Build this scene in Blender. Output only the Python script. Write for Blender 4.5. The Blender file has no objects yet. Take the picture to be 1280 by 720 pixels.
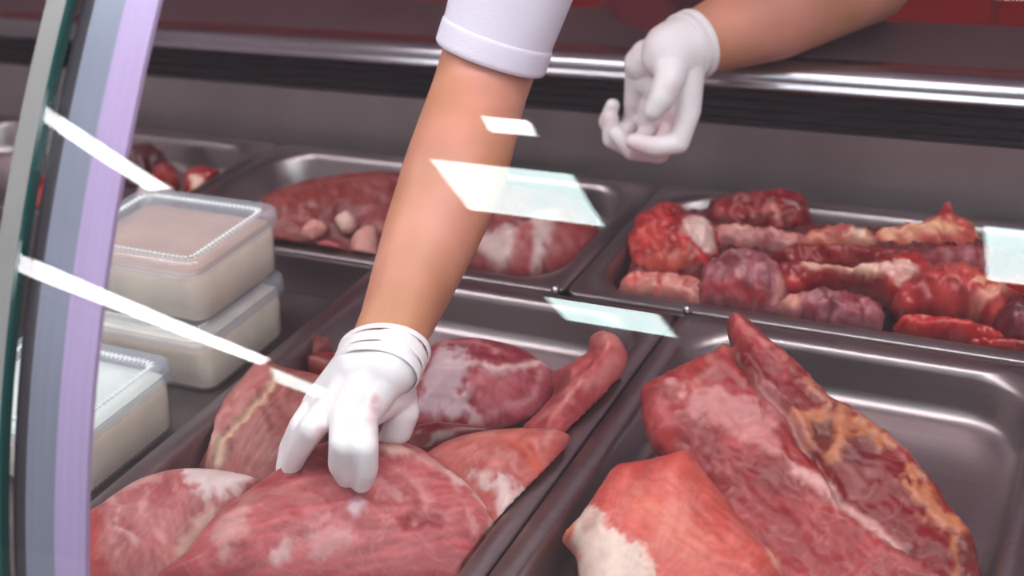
import bpy, bmesh, math, random
import numpy as np
from mathutils import Vector, Matrix, noise
from mathutils.geometry import delaunay_2d_cdt

scene = bpy.context.scene
COL = scene.collection
random.seed(4)

# ------------------------------------------------------------------ camera
# camera frame found from the vanishing points of the trays; image axes are x right, y down, z forward
AX = np.array([0.89205717, 0.13626017, -0.43089114])
AY = np.array([0.4433041, -0.4491563, 0.77571908])
AZ = np.array([-0.08783785, -0.88300158, -0.46107779])
F = 1590.62
ROT = np.stack([AX, AY, AZ])          # image vector -> world vector
CAM = np.array([0.0, 0.0, 1.48])
cd = bpy.data.cameras.new('camera'); cam = bpy.data.objects.new('camera', cd); COL.objects.link(cam)
cd.sensor_width = 36.0; cd.lens = 36.0 * F / 1280.0; cd.clip_start = 0.02; cd.clip_end = 60
cx, cy, cz = ROT[:, 0], -ROT[:, 1], -ROT[:, 2]
cam.matrix_world = Matrix(((cx[0], cy[0], cz[0], CAM[0]), (cx[1], cy[1], cz[1], CAM[1]), (cx[2], cy[2], cz[2], CAM[2]), (0, 0, 0, 1)))
cd.dof.use_dof = True; cd.dof.focus_distance = 0.985; cd.dof.aperture_fstop = 4.6
scene.camera = cam

# ------------------------------------------------------------------ world and exposure
w = bpy.data.worlds.new('world'); scene.world = w; w.use_nodes = True
bg = w.node_tree.nodes['Background']; bg.inputs[0].default_value = (0.64, 0.52, 0.57, 1); bg.inputs[1].default_value = 0.46
vs = scene.view_settings
vs.view_transform = 'Standard'; vs.look = 'None'; vs.gamma = 1.0; vs.use_curve_mapping = False
vs.exposure = 0.1
ADDED_PENDANT = 11.5       # radiance of the added linear pendant lights over the counter
CEIL = 2.6           # ceiling height
PANEL = 10.0         # radiance of the ceiling panels that mirror in the front glass and of the added ones

# ------------------------------------------------------------------ pixel helpers (1280 x 720 frame)
def ray(px, py): return ROT @ np.array([px - 640.0, py - 360.0, F])
def Pz(px, py, z): d = ray(px, py); return CAM + d * ((z - CAM[2]) / d[2])
def Py(px, py, y): d = ray(px, py); return CAM + d * (y / d[1])
def Px(px, py, x): d = ray(px, py); return CAM + d * (x / d[0])
def px_of(P):
    c = (np.asarray(P) - CAM) @ ROT
    return np.stack([640 + F * c[..., 0] / c[..., 2], 360 + F * c[..., 1] / c[..., 2]], -1)
GA = (0.73570619, -1.14604457, 0.80937107)      # section of the curved front glass: y as a function of z
def gy(z): return GA[0] * z * z + GA[1] * z + GA[2]
def gslope(z): return 2 * GA[0] * z + GA[1]
def mirror_to_ceiling(px, py):
    d = ray(px, py); d = d / np.linalg.norm(d); lo, hi = 0.05, 3.0
    for _ in range(60):
        m = (lo + hi) / 2; p = CAM + d * m
        if p[1] < gy(p[2]): lo = m
        else: hi = m
    p = CAM + d * lo; n = np.array([0, -1, gslope(p[2])]); n /= np.linalg.norm(n)
    r = d - 2 * (d @ n) * n
    return p + r * ((CEIL - p[2]) / r[2])

# ------------------------------------------------------------------ materials
def srgb(r, g, b):
    f = lambda c: (c / 255 / 12.92) if c / 255 <= 0.04045 else ((c / 255 + 0.055) / 1.055) ** 2.4
    return (f(r), f(g), f(b), 1.0)
MATS = {}
def mat(name, col=(0.5, 0.5, 0.5, 1), rough=0.5, metal=0.0, spec=0.5, var=0.0, vscale=20.0, stretch=(1, 1, 1), bump=0.0, bscale=80.0, sss=0.0, coat=0.0):
    m = bpy.data.materials.new(name); m.use_nodes = True; MATS[name] = m
    nt = m.node_tree; b = nt.nodes['Principled BSDF']
    b.inputs['Base Color'].default_value = col; b.inputs['Roughness'].default_value = rough
    b.inputs['Metallic'].default_value = metal; b.inputs['Specular IOR Level'].default_value = spec
    if coat: b.inputs['Coat Weight'].default_value = coat; b.inputs['Coat Roughness'].default_value = 0.15
    if sss:
        b.inputs['Subsurface Weight'].default_value = sss; b.inputs['Subsurface Radius'].default_value = (1.0, 0.35, 0.25); b.inputs['Subsurface Scale'].default_value = 0.006
    tc = nt.nodes.new('ShaderNodeTexCoord'); mp = nt.nodes.new('ShaderNodeMapping'); mp.inputs['Scale'].default_value = stretch
    nt.links.new(tc.outputs['Object'], mp.inputs['Vector'])
    if var:
        n = nt.nodes.new('ShaderNodeTexNoise'); n.inputs['Scale'].default_value = vscale; n.inputs['Detail'].default_value = 5
        nt.links.new(mp.outputs[0], n.inputs['Vector'])
        r = nt.nodes.new('ShaderNodeMapRange'); r.inputs['From Min'].default_value = 0.3; r.inputs['From Max'].default_value = 0.7
        r.inputs['To Min'].default_value = 1 - var; r.inputs['To Max'].default_value = 1 + var
        nt.links.new(n.outputs['Fac'], r.inputs['Value'])
        mx = nt.nodes.new('ShaderNodeMix'); mx.data_type = 'RGBA'; mx.blend_type = 'MULTIPLY'; mx.inputs['Factor'].default_value = 1
        mx.inputs['A'].default_value = col; nt.links.new(r.outputs[0], mx.inputs['B']); nt.links.new(mx.outputs['Result'], b.inputs['Base Color'])
    if bump:
        n2 = nt.nodes.new('ShaderNodeTexNoise'); n2.inputs['Scale'].default_value = bscale; n2.inputs['Detail'].default_value = 4
        nt.links.new(mp.outputs[0], n2.inputs['Vector'])
        bp = nt.nodes.new('ShaderNodeBump'); bp.inputs['Strength'].default_value = bump; bp.inputs['Distance'].default_value = 0.002
        nt.links.new(n2.outputs['Fac'], bp.inputs['Height']); nt.links.new(bp.outputs[0], b.inputs['Normal'])
    return m
steel = mat('brushed_steel', (0.32, 0.258, 0.268, 1), 0.36, 1.0, var=0.06, vscale=8, stretch=(1, 30, 30), bump=0.03, bscale=40)
steel_dark = mat('dull_steel', (0.22, 0.185, 0.195, 1), 0.42, 1.0, var=0.15, vscale=14, bump=0.02)
rail_steel = mat('polished_steel', (0.46, 0.41, 0.45, 1), 0.26, 1.0, var=0.06, vscale=10)
ledge_mat = mat('ledge_steel', srgb(104, 84, 90), 0.45, 0.6, var=0.12, vscale=9)
black = mat('black_rubber', srgb(16, 14, 16), 0.75, spec=0.15, var=0.1)
rear_mat = mat('rear_panel_steel', (0.31, 0.245, 0.26, 1), 0.5, 0.85, var=0.1, vscale=6, stretch=(3, 1, 1))
void_mat = mat('vent_black', srgb(14, 12, 14), 0.8)
cabinet = mat('cabinet_white', srgb(190, 186, 190), 0.45, var=0.04)
tile_mat = mat('red_glazed_tile', srgb(150, 22, 26), 0.22, var=0.1, vscale=6)
grout = mat('red_grout', srgb(120, 58, 58), 0.85, var=0.1)
floor_mat = mat('floor_tile_grey', srgb(186, 176, 178), 0.5, var=0.06, vscale=5)
ceil_mat = mat('ceiling_paint', srgb(226, 214, 222), 0.9, var=0.03)
lilac = mat('lilac_profile', srgb(176, 150, 190), 0.38, 0.15, var=0.05, vscale=7, stretch=(60, 1, 1))
lilac_grey = mat('grey_profile', srgb(134, 134, 152), 0.35, 0.3, var=0.05, vscale=7, stretch=(60, 1, 1))
dark_gap = mat('dark_profile', srgb(66, 60, 68), 0.3, 0.3, var=0.08)
green_edge = mat('green_glass_edge', srgb(14, 58, 56), 0.12, 0.0, var=0.05)
seal_grey = mat('grey_seal', srgb(120, 116, 116), 0.4, 0.0, var=0.06)
skin = mat('skin', srgb(205, 140, 112), 0.5, var=0.09, vscale=18, bump=0.15, bscale=260, sss=0.12)
_nt = skin.node_tree; _mx = next(n for n in _nt.nodes if n.type == 'MIX'); _n = _nt.nodes.new('ShaderNodeTexNoise'); _n.inputs['Scale'].default_value = 11; _n.inputs['Detail'].default_value = 3
_r = _nt.nodes.new('ShaderNodeValToRGB'); _r.color_ramp.elements[0].position = 0.38; _r.color_ramp.elements[1].position = 0.62; _r.color_ramp.elements[0].color = srgb(188, 124, 92); _r.color_ramp.elements[1].color = srgb(206, 134, 116)
_tc = next(n for n in _nt.nodes if n.type == 'TEX_COORD'); _nt.links.new(_tc.outputs['Object'], _n.inputs['Vector']); _nt.links.new(_n.outputs['Fac'], _r.inputs['Fac']); _nt.links.new(_r.outputs['Color'], _mx.inputs['A'])
glove_mat = mat('white_latex', srgb(236, 224, 228), 0.42, var=0.05, vscale=28, bump=0.14, bscale=90, sss=0.12)
_nt = glove_mat.node_tree; _b = _nt.nodes['Principled BSDF']; _src = _b.inputs['Base Color'].links[0].from_socket
_a = _nt.nodes.new('ShaderNodeAttribute'); _a.attribute_name = 'stain'; _m = _nt.nodes.new('ShaderNodeMix'); _m.data_type = 'RGBA'; _m.inputs['B'].default_value = srgb(206, 84, 92)
_nt.links.new(_a.outputs['Fac'], _m.inputs['Factor']); _nt.links.new(_src, _m.inputs['A']); _nt.links.new(_m.outputs['Result'], _b.inputs['Base Color'])
shirt_mat = mat('white_cotton', srgb(226, 214, 232), 0.85, var=0.03, bump=0.25, bscale=500)
apron_mat = mat('maroon_apron', srgb(112, 20, 34), 0.8, var=0.08, bump=0.2, bscale=300)
trouser_mat = mat('dark_trousers', srgb(40, 38, 46), 0.85, var=0.08)
hair_mat = mat('dark_hair', srgb(46, 32, 26), 0.6, var=0.2, vscale=90, stretch=(1, 1, 0.2))
eye_mat = mat('eye', srgb(60, 44, 36), 0.2)
lip_mat = mat('lips', srgb(168, 92, 84), 0.5)
cream_mat = mat('cream_lard', srgb(250, 230, 212), 0.6, var=0.1, vscale=30, stretch=(1, 1, 0.4), bump=0.3, bscale=70, sss=0.1)
white_lard = mat('white_lard', srgb(226, 228, 218), 0.6, var=0.06, vscale=30, bump=0.3, bscale=70, sss=0.1)
lid_reflection = mat('lid_reflection_brown', srgb(196, 158, 138), 0.5, var=0.14, vscale=22, bump=0.3, bscale=70, sss=0.1)  # brownish reflection of the clear lid, put into the colour of the fat's top
frame_mat = mat('lamp_frame', srgb(200, 200, 200), 0.4)

def emit(name, col, s):
    m = bpy.data.materials.new(name); m.use_nodes = True; nt = m.node_tree
    b = nt.nodes['Principled BSDF']; b.inputs['Base Color'].default_value = (0.8, 0.8, 0.8, 1)
    b.inputs['Emission Color'].default_value = col; b.inputs['Emission Strength'].default_value = s
    return m
panel_light = emit('panel_light', (0.80, 1.0, 0.99, 1), PANEL)
tube_light = emit('tube_light', (1.0, 0.97, 1.0, 1), PANEL * 1.9)
added_pend_light = emit('added_pendant_light', (1.0, 0.92, 0.91, 1), ADDED_PENDANT)

def clear(name, base, rough, tint, amount=0.0, diffuse=(0.8, 0.8, 0.8, 1)):
    """clear sheet: each surface mirrors by its angle (Schlick), lets the rest through; amount = milky share"""
    m = bpy.data.materials.new(name); m.use_nodes = True; nt = m.node_tree; nt.nodes.clear()
    out = nt.nodes.new('ShaderNodeOutputMaterial'); tr = nt.nodes.new('ShaderNodeBsdfTransparent'); tr.inputs[0].default_value = tint
    gl = nt.nodes.new('ShaderNodeBsdfGlossy'); gl.inputs['Roughness'].default_value = rough; gl.inputs['Color'].default_value = (1, 1, 1, 1)
    lw = nt.nodes.new('ShaderNodeLayerWeight'); lw.inputs['Blend'].default_value = 0.5
    pw = nt.nodes.new('ShaderNodeMath'); pw.operation = 'POWER'; pw.inputs[1].default_value = 5
    ml = nt.nodes.new('ShaderNodeMath'); ml.operation = 'MULTIPLY_ADD'; ml.inputs[1].default_value = 1 - base; ml.inputs[2].default_value = base
    mx = nt.nodes.new('ShaderNodeMixShader')
    nt.links.new(lw.outputs['Facing'], pw.inputs[0]); nt.links.new(pw.outputs[0], ml.inputs[0]); nt.links.new(ml.outputs[0], mx.inputs[0])
    src = tr.outputs[0]
    if amount:
        df = nt.nodes.new('ShaderNodeBsdfDiffuse'); df.inputs[0].default_value = diffuse
        m2 = nt.nodes.new('ShaderNodeMixShader'); m2.inputs[0].default_value = amount
        nt.links.new(tr.outputs[0], m2.inputs[1]); nt.links.new(df.outputs[0], m2.inputs[2]); src = m2.outputs[0]
    nt.links.new(src, mx.inputs[1]); nt.links.new(gl.outputs[0], mx.inputs[2]); nt.links.new(mx.outputs[0], out.inputs[0])
    return m
glass = clear('front_glass', 0.042, 0.0, (0.975, 0.985, 0.985, 1))
plastic = clear('clear_plastic', 0.05, 0.08, (0.985, 0.985, 0.995, 1), 0.08, (0.86, 0.88, 0.97, 1))
lid_plastic = clear('lid_plastic', 0.05, 0.08, (0.98, 0.98, 0.995, 1), 0.20, (0.78, 0.82, 0.97, 1))

def meat_mat(name, fib=(1, 1, 1), rot=0.0, rough=0.36, marb=0.07, spec=0.28):
    m = bpy.data.materials.new(name); m.use_nodes = True; nt = m.node_tree; b = nt.nodes['Principled BSDF']; L = nt.links.new
    at = nt.nodes.new('ShaderNodeAttribute'); at.attribute_name = 'tone'
    tc = nt.nodes.new('ShaderNodeTexCoord'); mp = nt.nodes.new('ShaderNodeMapping'); mp.inputs['Scale'].default_value = fib; mp.inputs['Rotation'].default_value = (0, 0, rot)
    L(tc.outputs['Object'], mp.inputs['Vector'])
    n1 = nt.nodes.new('ShaderNodeTexNoise'); n1.inputs['Scale'].default_value = 55; n1.inputs['Detail'].default_value = 6; n1.inputs['Roughness'].default_value = 0.65
    L(mp.outputs[0], n1.inputs['Vector'])
    r1 = nt.nodes.new('ShaderNodeMapRange'); r1.inputs['From Min'].default_value = 0.3; r1.inputs['From Max'].default_value = 0.7; r1.inputs['To Min'].default_value = 0.84; r1.inputs['To Max'].default_value = 1.14
    L(n1.outputs['Fac'], r1.inputs['Value'])
    mx = nt.nodes.new('ShaderNodeMix'); mx.data_type = 'RGBA'; mx.blend_type = 'MULTIPLY'; mx.inputs['Factor'].default_value = 1
    L(at.outputs['Color'], mx.inputs['A']); L(r1.outputs[0], mx.inputs['B'])
    n2 = nt.nodes.new('ShaderNodeTexNoise'); n2.inputs['Scale'].default_value = 26; n2.inputs['Detail'].default_value = 5; n2.inputs['Distortion'].default_value = 1.4
    L(mp.outputs[0], n2.inputs['Vector'])
    rp = nt.nodes.new('ShaderNodeValToRGB'); e = rp.color_ramp.elements
    e[0].position = 0.455; e[0].color = (0, 0, 0, 1); e[1].position = 0.545; e[1].color = (0, 0, 0, 1)
    k = e.new(0.5); k.color = (marb, marb, marb, 1)
    L(n2.outputs['Fac'], rp.inputs['Fac'])
    m2 = nt.nodes.new('ShaderNodeMix'); m2.data_type = 'RGBA'; m2.inputs['B'].default_value = srgb(236, 190, 186)
    L(rp.outputs['Color'], m2.inputs['Factor']); L(mx.outputs['Result'], m2.inputs['A'])
    L(m2.outputs['Result'], b.inputs['Base Color'])
    rr = nt.nodes.new('ShaderNodeMapRange'); rr.inputs['To Min'].default_value = rough - 0.12; rr.inputs['To Max'].default_value = rough + 0.16
    L(n2.outputs['Fac'], rr.inputs['Value']); L(rr.outputs[0], b.inputs['Roughness'])
    b.inputs['Specular IOR Level'].default_value = spec
    b.inputs['Subsurface Weight'].default_value = 0.12; b.inputs['Subsurface Radius'].default_value = (1, 0.3, 0.25); b.inputs['Subsurface Scale'].default_value = 0.005
    bp = nt.nodes.new('ShaderNodeBump'); bp.inputs['Strength'].default_value = 0.32; bp.inputs['Distance'].default_value = 0.0025
    L(n1.outputs['Fac'], bp.inputs['Height']); L(bp.outputs[0], b.inputs['Normal'])
    return m
meat_plain = meat_mat('meat_plain')
meat_fibre = meat_mat('meat_fibre', (0.35, 1.3, 1.0), 0.5)
meat_fibre2 = meat_mat('meat_fibre_across', (1.3, 0.35, 1.0), 0.5)
meat_wet = meat_mat('meat_wet', (0.8, 0.8, 0.8), 0.0, 0.3, 0.05, 0.4)

# ------------------------------------------------------------------ object helpers
def tag(o, label=None, cat=None, group=None, kind=None):
    if label: o['label'] = label
    if cat: o['category'] = cat
    if group: o['group'] = group
    if kind: o['kind'] = kind
    return o
def link(name, me, m=None, parent=None, smooth=False):
    o = bpy.data.objects.new(name, me); COL.objects.link(o)
    if m: me.materials.clear(); me.materials.append(m)
    if smooth: me.polygons.foreach_set('use_smooth', [True] * len(me.polygons))
    if parent: o.parent = parent; o.matrix_parent_inverse = parent.matrix_world.inverted()
    return o
def empty(name, loc=(0, 0, 0)):
    o = bpy.data.objects.new(name, None); COL.objects.link(o); o.location = loc; o.matrix_world = Matrix.Translation(loc); return o
def mesh(name, v, f):
    me = bpy.data.meshes.new(name); me.from_pydata([tuple(map(float, p)) for p in v], [], f); me.update(); return me
def fix(me):
    bm = bmesh.new(); bm.from_mesh(me); bmesh.ops.recalc_face_normals(bm, faces=bm.faces); bm.to_mesh(me); bm.free(); return me
def recentre(o):
    """move the origin of a mesh object into the middle of its base"""
    me = o.data; n = len(me.vertices); a = np.empty(n * 3); me.vertices.foreach_get('co', a); a = a.reshape(-1, 3)
    c = (a.min(0) + a.max(0)) / 2; c[2] = a[:, 2].min(); me.vertices.foreach_set('co', (a - c).ravel()); me.update()
    o.location = Vector(c) - (Vector((0, 0, 0)) if o.parent is None else Vector((0, 0, 0)))
    return o
def box_mesh(name, a, b, bev=0.0, seg=2):
    bm = bmesh.new(); bmesh.ops.create_cube(bm, size=1)
    a = np.array(a, float); b = np.array(b, float); c = (a + b) / 2; s = b - a
    for v in bm.verts: v.co = Vector((c[0] + v.co.x * s[0], c[1] + v.co.y * s[1], c[2] + v.co.z * s[2]))
    if bev: bmesh.ops.bevel(bm, geom=bm.edges[:], offset=bev, segments=seg, affect='EDGES', profile=0.5)
    me = bpy.data.meshes.new(name); bm.to_mesh(me); bm.free(); return me
def box(name, a, b, m, parent=None, bev=0.0, seg=2): return link(name, box_mesh(name, a, b, bev, seg), m, parent, smooth=False)
def loft(rings, closed_ring=True, cap0=False, cap1=False):
    n = len(rings[0]); v = [p for r in rings for p in r]; f = []
    for i in range(len(rings) - 1):
        for j in range(n if closed_ring else n - 1):
            k = (j + 1) % n; f.append((i * n + j, i * n + k, (i + 1) * n + k, (i + 1) * n + j))
    if cap0: f.append(tuple(range(n - 1, -1, -1)))
    if cap1: b0 = (len(rings) - 1) * n; f.append(tuple(b0 + j for j in range(n)))
    return v, f
def rrect(x0, x1, y0, y1, r, z, n=8):
    pts = []
    for (ax, ay, a0) in ((x1 - r, y1 - r, 0), (x0 + r, y1 - r, 90), (x0 + r, y0 + r, 180), (x1 - r, y0 + r, 270)):
        for i in range(n + 1):
            a = math.radians(a0 + 90 * i / n); pts.append((ax + r * math.cos(a), ay + r * math.sin(a), z))
    return pts
def extrude_x(name, prof, x0, x1, m, parent=None, smooth=True, closed=True):
    v, f = loft([[(x0, y, z) for y, z in prof], [(x1, y, z) for y, z in prof]], closed, closed, closed)
    return link(name, fix(mesh(name, v, f)), m, parent, smooth)

# ------------------------------------------------------------------ the shop: floor, walls, ceiling
o = tag(box('floor', (-4.6, -5.2, -0.05), (1.9, 2.6, 0.0), floor_mat), kind='structure')
wall = tag(box('wall_back', (-4.6, 2.512, 0.0), (1.9, 2.6, CEIL), grout), 'red tiled wall behind the butcher', kind='structure')
tm = box_mesh('tile', (-0.2225, -0.012, -0.1475), (0.2225, 0.0, 0.1475), 0.003, 1); tm.materials.append(tile_mat)
for i in range(14):
    for j in range(8):
        t = bpy.data.objects.new('tile', tm); COL.objects.link(t); t.parent = wall
        t.location = (-0.293 - 0.225 + 0.45 * (i - 8.0), 2.512 - 0.001 * random.random(), 0.225 + 0.30 * j)
tag(box('ceiling', (-4.6, -5.2, CEIL + 0.03), (1.9, 2.6, CEIL + 0.08), ceil_mat), kind='structure')

def ceiling_light(corners, m, label, name='ceiling_light', grp=None):
    c = np.array([[p[0], p[1]] for p in corners]); ctr = c.mean(0)
    root = empty(name, (ctr[0], ctr[1], CEIL))
    v = [(p[0], p[1], CEIL + 0.001) for p in c] + [(p[0], p[1], CEIL + 0.018) for p in c]
    f = [(3, 2, 1, 0), (4, 5, 6, 7)] + [(i, (i + 1) % 4, 4 + (i + 1) % 4, 4 + i) for i in range(4)]
    link('diffuser', fix(mesh('diffuser', v, f)), m, root)
    def off(d):
        u = c - ctr; return ctr + u * (1 + d / np.linalg.norm(u, axis=1, keepdims=True))
    a, b = off(0.001), off(0.03)
    r = [[(p[0], p[1], z) for p in q] for q, z in ((a, CEIL - 0.004), (b, CEIL - 0.004), (b, CEIL + 0.03), (a, CEIL + 0.03))]
    v, f = loft(r + [r[0]])
    link('frame', fix(mesh('frame', v, f)), frame_mat, root)
    tag(root, label, 'light', grp); return root
G = 'ceiling lights of the shop'
def rect(x0, x1, y0, y1): return [(x0, y0), (x1, y0), (x1, y1), (x0, y1)]
ceiling_light(rect(-1.464, -1.107, -1.199, -0.905), panel_light, 'large cool white ceiling panel mirrored across the bare forearm', grp=G)
ceiling_light(rect(-1.464, -1.123, -2.048, -1.832), panel_light, 'cool white ceiling panel mirrored on the corner between the trays', grp=G)
ceiling_light(rect(-0.257, 0.10, -1.231, -0.940), panel_light, 'cool white ceiling panel mirrored over the bony offcuts', grp=G)
ceiling_light(rect(-1.25, -1.142, -0.726, -0.657), tube_light, 'small bright ceiling panel mirrored beside the elbow', grp=G)
def mq(q): return [mirror_to_ceiling(*p) for p in q]
ceiling_light(mq([(40, 120), (212, 234), (185, 238), (40, 142)]), tube_light, 'white batten light mirrored above the lidded boxes', grp=G)
ceiling_light(mq([(0, 306), (335, 448), (324, 456), (0, 331)]), tube_light, 'long white batten light mirrored across the lidded boxes', grp=G)
ceiling_light(mq([(338, 459), (404, 486), (398, 498), (345, 478)]), panel_light, 'far ceiling panel mirrored beside the reaching glove', grp=G)

for (a, b, c_, d, lb) in ((-2.6, -1.4, -0.12, 0.18, 'added long cool white ceiling panel of the row before the lidded boxes'), (-1.1, 0.1, -0.12, 0.18, 'added long cool white ceiling panel of the row before the meat trays'), (0.4, 1.6, -0.12, 0.18, 'added long cool white ceiling panel of the row beyond the rib cut')):
    ceiling_light(rect(a, b, c_, d), panel_light, lb, grp='added panels in the row in front of the counter')  # unseen panel row, added for more light from the front
for (c_, d, lb) in ((-1.3, -0.9, 'added broad cool white ceiling panel above the middle of the customer floor'), (-2.5, -2.1, 'added broad cool white ceiling panel above the far customer floor')):
    ceiling_light(rect(0.35, 1.85, c_ - 0.15, d + 0.15), panel_light, lb, grp='added broad panels over the customer floor')  # unseen panels, added to brighten the box sides from front right
# unseen linear pendants added over the counter as the main soft light
def pendant(x, y, label):
    r = empty('added_pendant_light', (x, y, 2.05))
    box('housing', (x - 0.62, y - 0.12, 2.02), (x + 0.62, y + 0.12, 2.08), frame_mat, r, 0.01)
    box('diffuser', (x - 0.60, y - 0.105, 2.012), (x + 0.60, y + 0.105, 2.0195), added_pend_light, r)
    for s in (-0.5, 0.5):
        box('suspension_wire', (x + s - 0.002, y - 0.002, 2.081), (x + s + 0.002, y + 0.002, CEIL + 0.03), frame_mat, r)
    tag(r, label, 'light', 'added pendant lights over the counter')
pendant(-1.15, 0.62, 'added linear pendant light over the lidded boxes')
pendant(0.12, 0.62, 'added linear pendant light over the trays of raw meat')

# ------------------------------------------------------------------ the refrigerated display case
DECK = 0.852; RIM = 0.90
case = empty('display_case', (-0.5, 0.9, 0.0))
tag(case, 'refrigerated butcher display case with curved front glass and steel rear rail', 'display case')
X0, X1 = -2.0, 0.75
box('base_cabinet', (X0, 0.36, 0.0), (X1, 1.44, 0.80), cabinet, case, 0.01)
box('deck', (X0, 0.40, 0.802), (X1, 1.285, DECK), steel_dark, case)
# rear wall of the well
box('rear_panel', (X0, 1.287, 0.80), (X1, 1.30, 0.966), rear_mat, case)
# vent: black recess with slats
vent = box('vent_grille', (X0, 1.296, 0.968), (X1, 1.305, 1.014), void_mat, case)
for k in range(4):
    box('slat', (X0, 1.285, 0.9695 + k * 0.0112), (X1, 1.2955, 0.9735 + k * 0.0112), black, vent)
# rail and ledge
prof = [(1.305, 1.018), (1.268, 1.016), (1.2625, 1.0185), (1.2625, 1.0225), (1.267, 1.0245)]
for a in range(0, 91, 10): prof.append((1.288 - 0.021 * math.cos(math.radians(a)), 1.027 + 0.016 * math.sin(math.radians(a))))
prof += [(1.305, 1.043)]
extrude_x('rear_rail', prof, X0, X1, rail_steel, case)
box('rear_ledge', (X0, 1.306, 1.017), (X1, 1.455, 1.042), ledge_mat, case, 0.002)
box('rear_apron_panel', (X0, 1.42, 0.803), (X1, 1.44, 1.016), cabinet, case)
# front: base trim and curved glass panes
def pane(name, x0, x1, z0=0.815, z1=1.62, th=0.006, m=glass, off=0.0, n=60):
    rings = []
    for x in (x0, x1):
        a, b = [], []
        for i in range(n + 1):
            z = z0 + (z1 - z0) * i / n; y = gy(z); s = gslope(z); L = math.hypot(1, s); nn = (-1 / L, s / L)
            a.append((x, y - nn[0] * (-off), z + nn[1] * off)); b.append((x, y - nn[0] * (th - off), z - nn[1] * (th - off)))
        rings.append(a + b[::-1])
    v, f = loft(rings, True); k = n + 1
    for base in (0, 2 * k):
        for i in range(n): f.append((base + i, base + i + 1, base + 2 * k - 2 - i, base + 2 * k - 1 - i))
    me = fix(mesh(name, v, f)); o = link(name, me, m, case)
    nf = len(me.polygons); sm = [True] * nf
    me.polygons.foreach_set('use_smooth', sm)
    me.set_sharp_from_angle(angle=math.radians(30)) if hasattr(me, 'set_sharp_from_angle') else None
    return o
def sheet(name, x0, x1, d0, d1, m, z0=0.815, z1=1.60, n=50):
    """solid strip following the glass; d0..d1 = depth behind the outer glass face"""
    rings = []
    for i in range(n + 1):
        z = z0 + (z1 - z0) * i / n; y = gy(z); s = gslope(z); L = math.hypot(1, s); ny, nz = 1 / L, -s / L
        rings.append([(x0, y + ny * d0, z + nz * d0), (x1, y + ny * d0, z + nz * d0), (x1, y + ny * d1, z + nz * d1), (x0, y + ny * d1, z + nz * d1)])
    v, f = loft(rings, True, True, True); return link(name, fix(mesh(name, v, f)), m, case)
XE = -0.600
pane('front_glass', XE, 0.72)
sheet('glass_edge', XE - 0.0036, XE - 0.0002, 0.0, 0.006, green_edge)
sheet('seal_strip', XE - 0.021, XE - 0.0040, 0.001, 0.006, seal_grey)
pane('front_glass', -1.95, XE - 0.022)
sheet('post_gap', XE + 0.0005, XE + 0.0125, 0.0085, 0.0100, dark_gap)
sheet('post_face', XE + 0.0127, XE + 0.037, 0.0068, 0.0100, lilac_grey)
sheet('post_face', XE + 0.0372, XE + 0.0625, 0.0066, 0.0100, lilac)
box('front_sill', (X0, 0.355, 0.803), (X1, 0.392, 0.8145), rail_steel, case)
# cross bar that carries the rims of the two rows of trays, with studs
bar = box('tray_support_bar', (-1.56, 0.9765, 0.8525), (0.28, 0.9815, 0.897), steel, case)
for (a, b) in ((697, 360), (848, 402)):
    p = Pz(a, b, 0.903); bm = bmesh.new(); bmesh.ops.create_uvsphere(bm, u_segments=12, v_segments=8, radius=0.0045)
    me = bpy.data.meshes.new('stud'); bm.to_mesh(me); bm.free(); s = link('stud', me, rail_steel, bar, True); s.location = (p[0], 0.979, 0.9035)

# ------------------------------------------------------------------ steel trays
TRAYS = []
def tray(x0, x1, y0, y1, label, depth=0.0465, ri=0.055):
    TRAYS.append((x0, x1, y0, y1))
    P = []
    R0 = 0.014
    def ring(ins, dz, r): P.append(rrect(x0 + ins, x1 - ins, y0 + ins, y1 - ins, r, RIM + dz, 10))
    ring(0.0, -0.0055, R0); ring(0.0, -0.001, R0); ring(0.001, 0.0, R0 - 0.001); ring(0.012, 0.0004, R0 + 0.006); ring(0.0165, -0.0006, 0.035); ring(0.0195, -0.003, 0.05)
    ring(0.0212, -0.008, ri); ring(0.0255, -depth + 0.014, ri); ring(0.028, -depth + 0.0075, ri - 0.003); ring(0.033, -depth + 0.003, ri - 0.008); ring(0.040, -depth + 0.0008, ri - 0.014)
    ring(0.055, -depth, 0.03); ring(min(x1 - x0, y1 - y0) / 2 - 0.006, -depth, 0.004)
    v, f = loft(P, True, False, True)
    o = link('steel_tray', fix(mesh('steel_tray', v, f)), steel, None, True)
    md = o.modifiers.new('thickness', 'SOLIDIFY'); md.thickness = 0.0009; md.offset = 0
    tag(o, label, 'tray', 'steel food trays in the case'); return recentre(o)
tray(-0.703, -0.3695, 0.452, 0.9755, 'steel tray of large pink cuts under the reaching hand')
tray(-0.3665, -0.030, 0.452, 0.9755, 'steel tray holding the large rib cut and the salmon pink joint')
tray(-0.027, 0.31, 0.452, 0.9755, 'empty steel tray beside the tray with the rib cut')
tray(-0.488, 0.045, 0.9825, 1.255, 'steel tray filled with bony red offcuts along the rear wall')
tray(-1.022, -0.491, 0.9825, 1.255, 'steel tray behind the forearm holding one long dark joint')
tray(-1.555, -1.025, 0.9825, 1.255, 'steel tray behind the lidded boxes with small red chunks')

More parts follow.
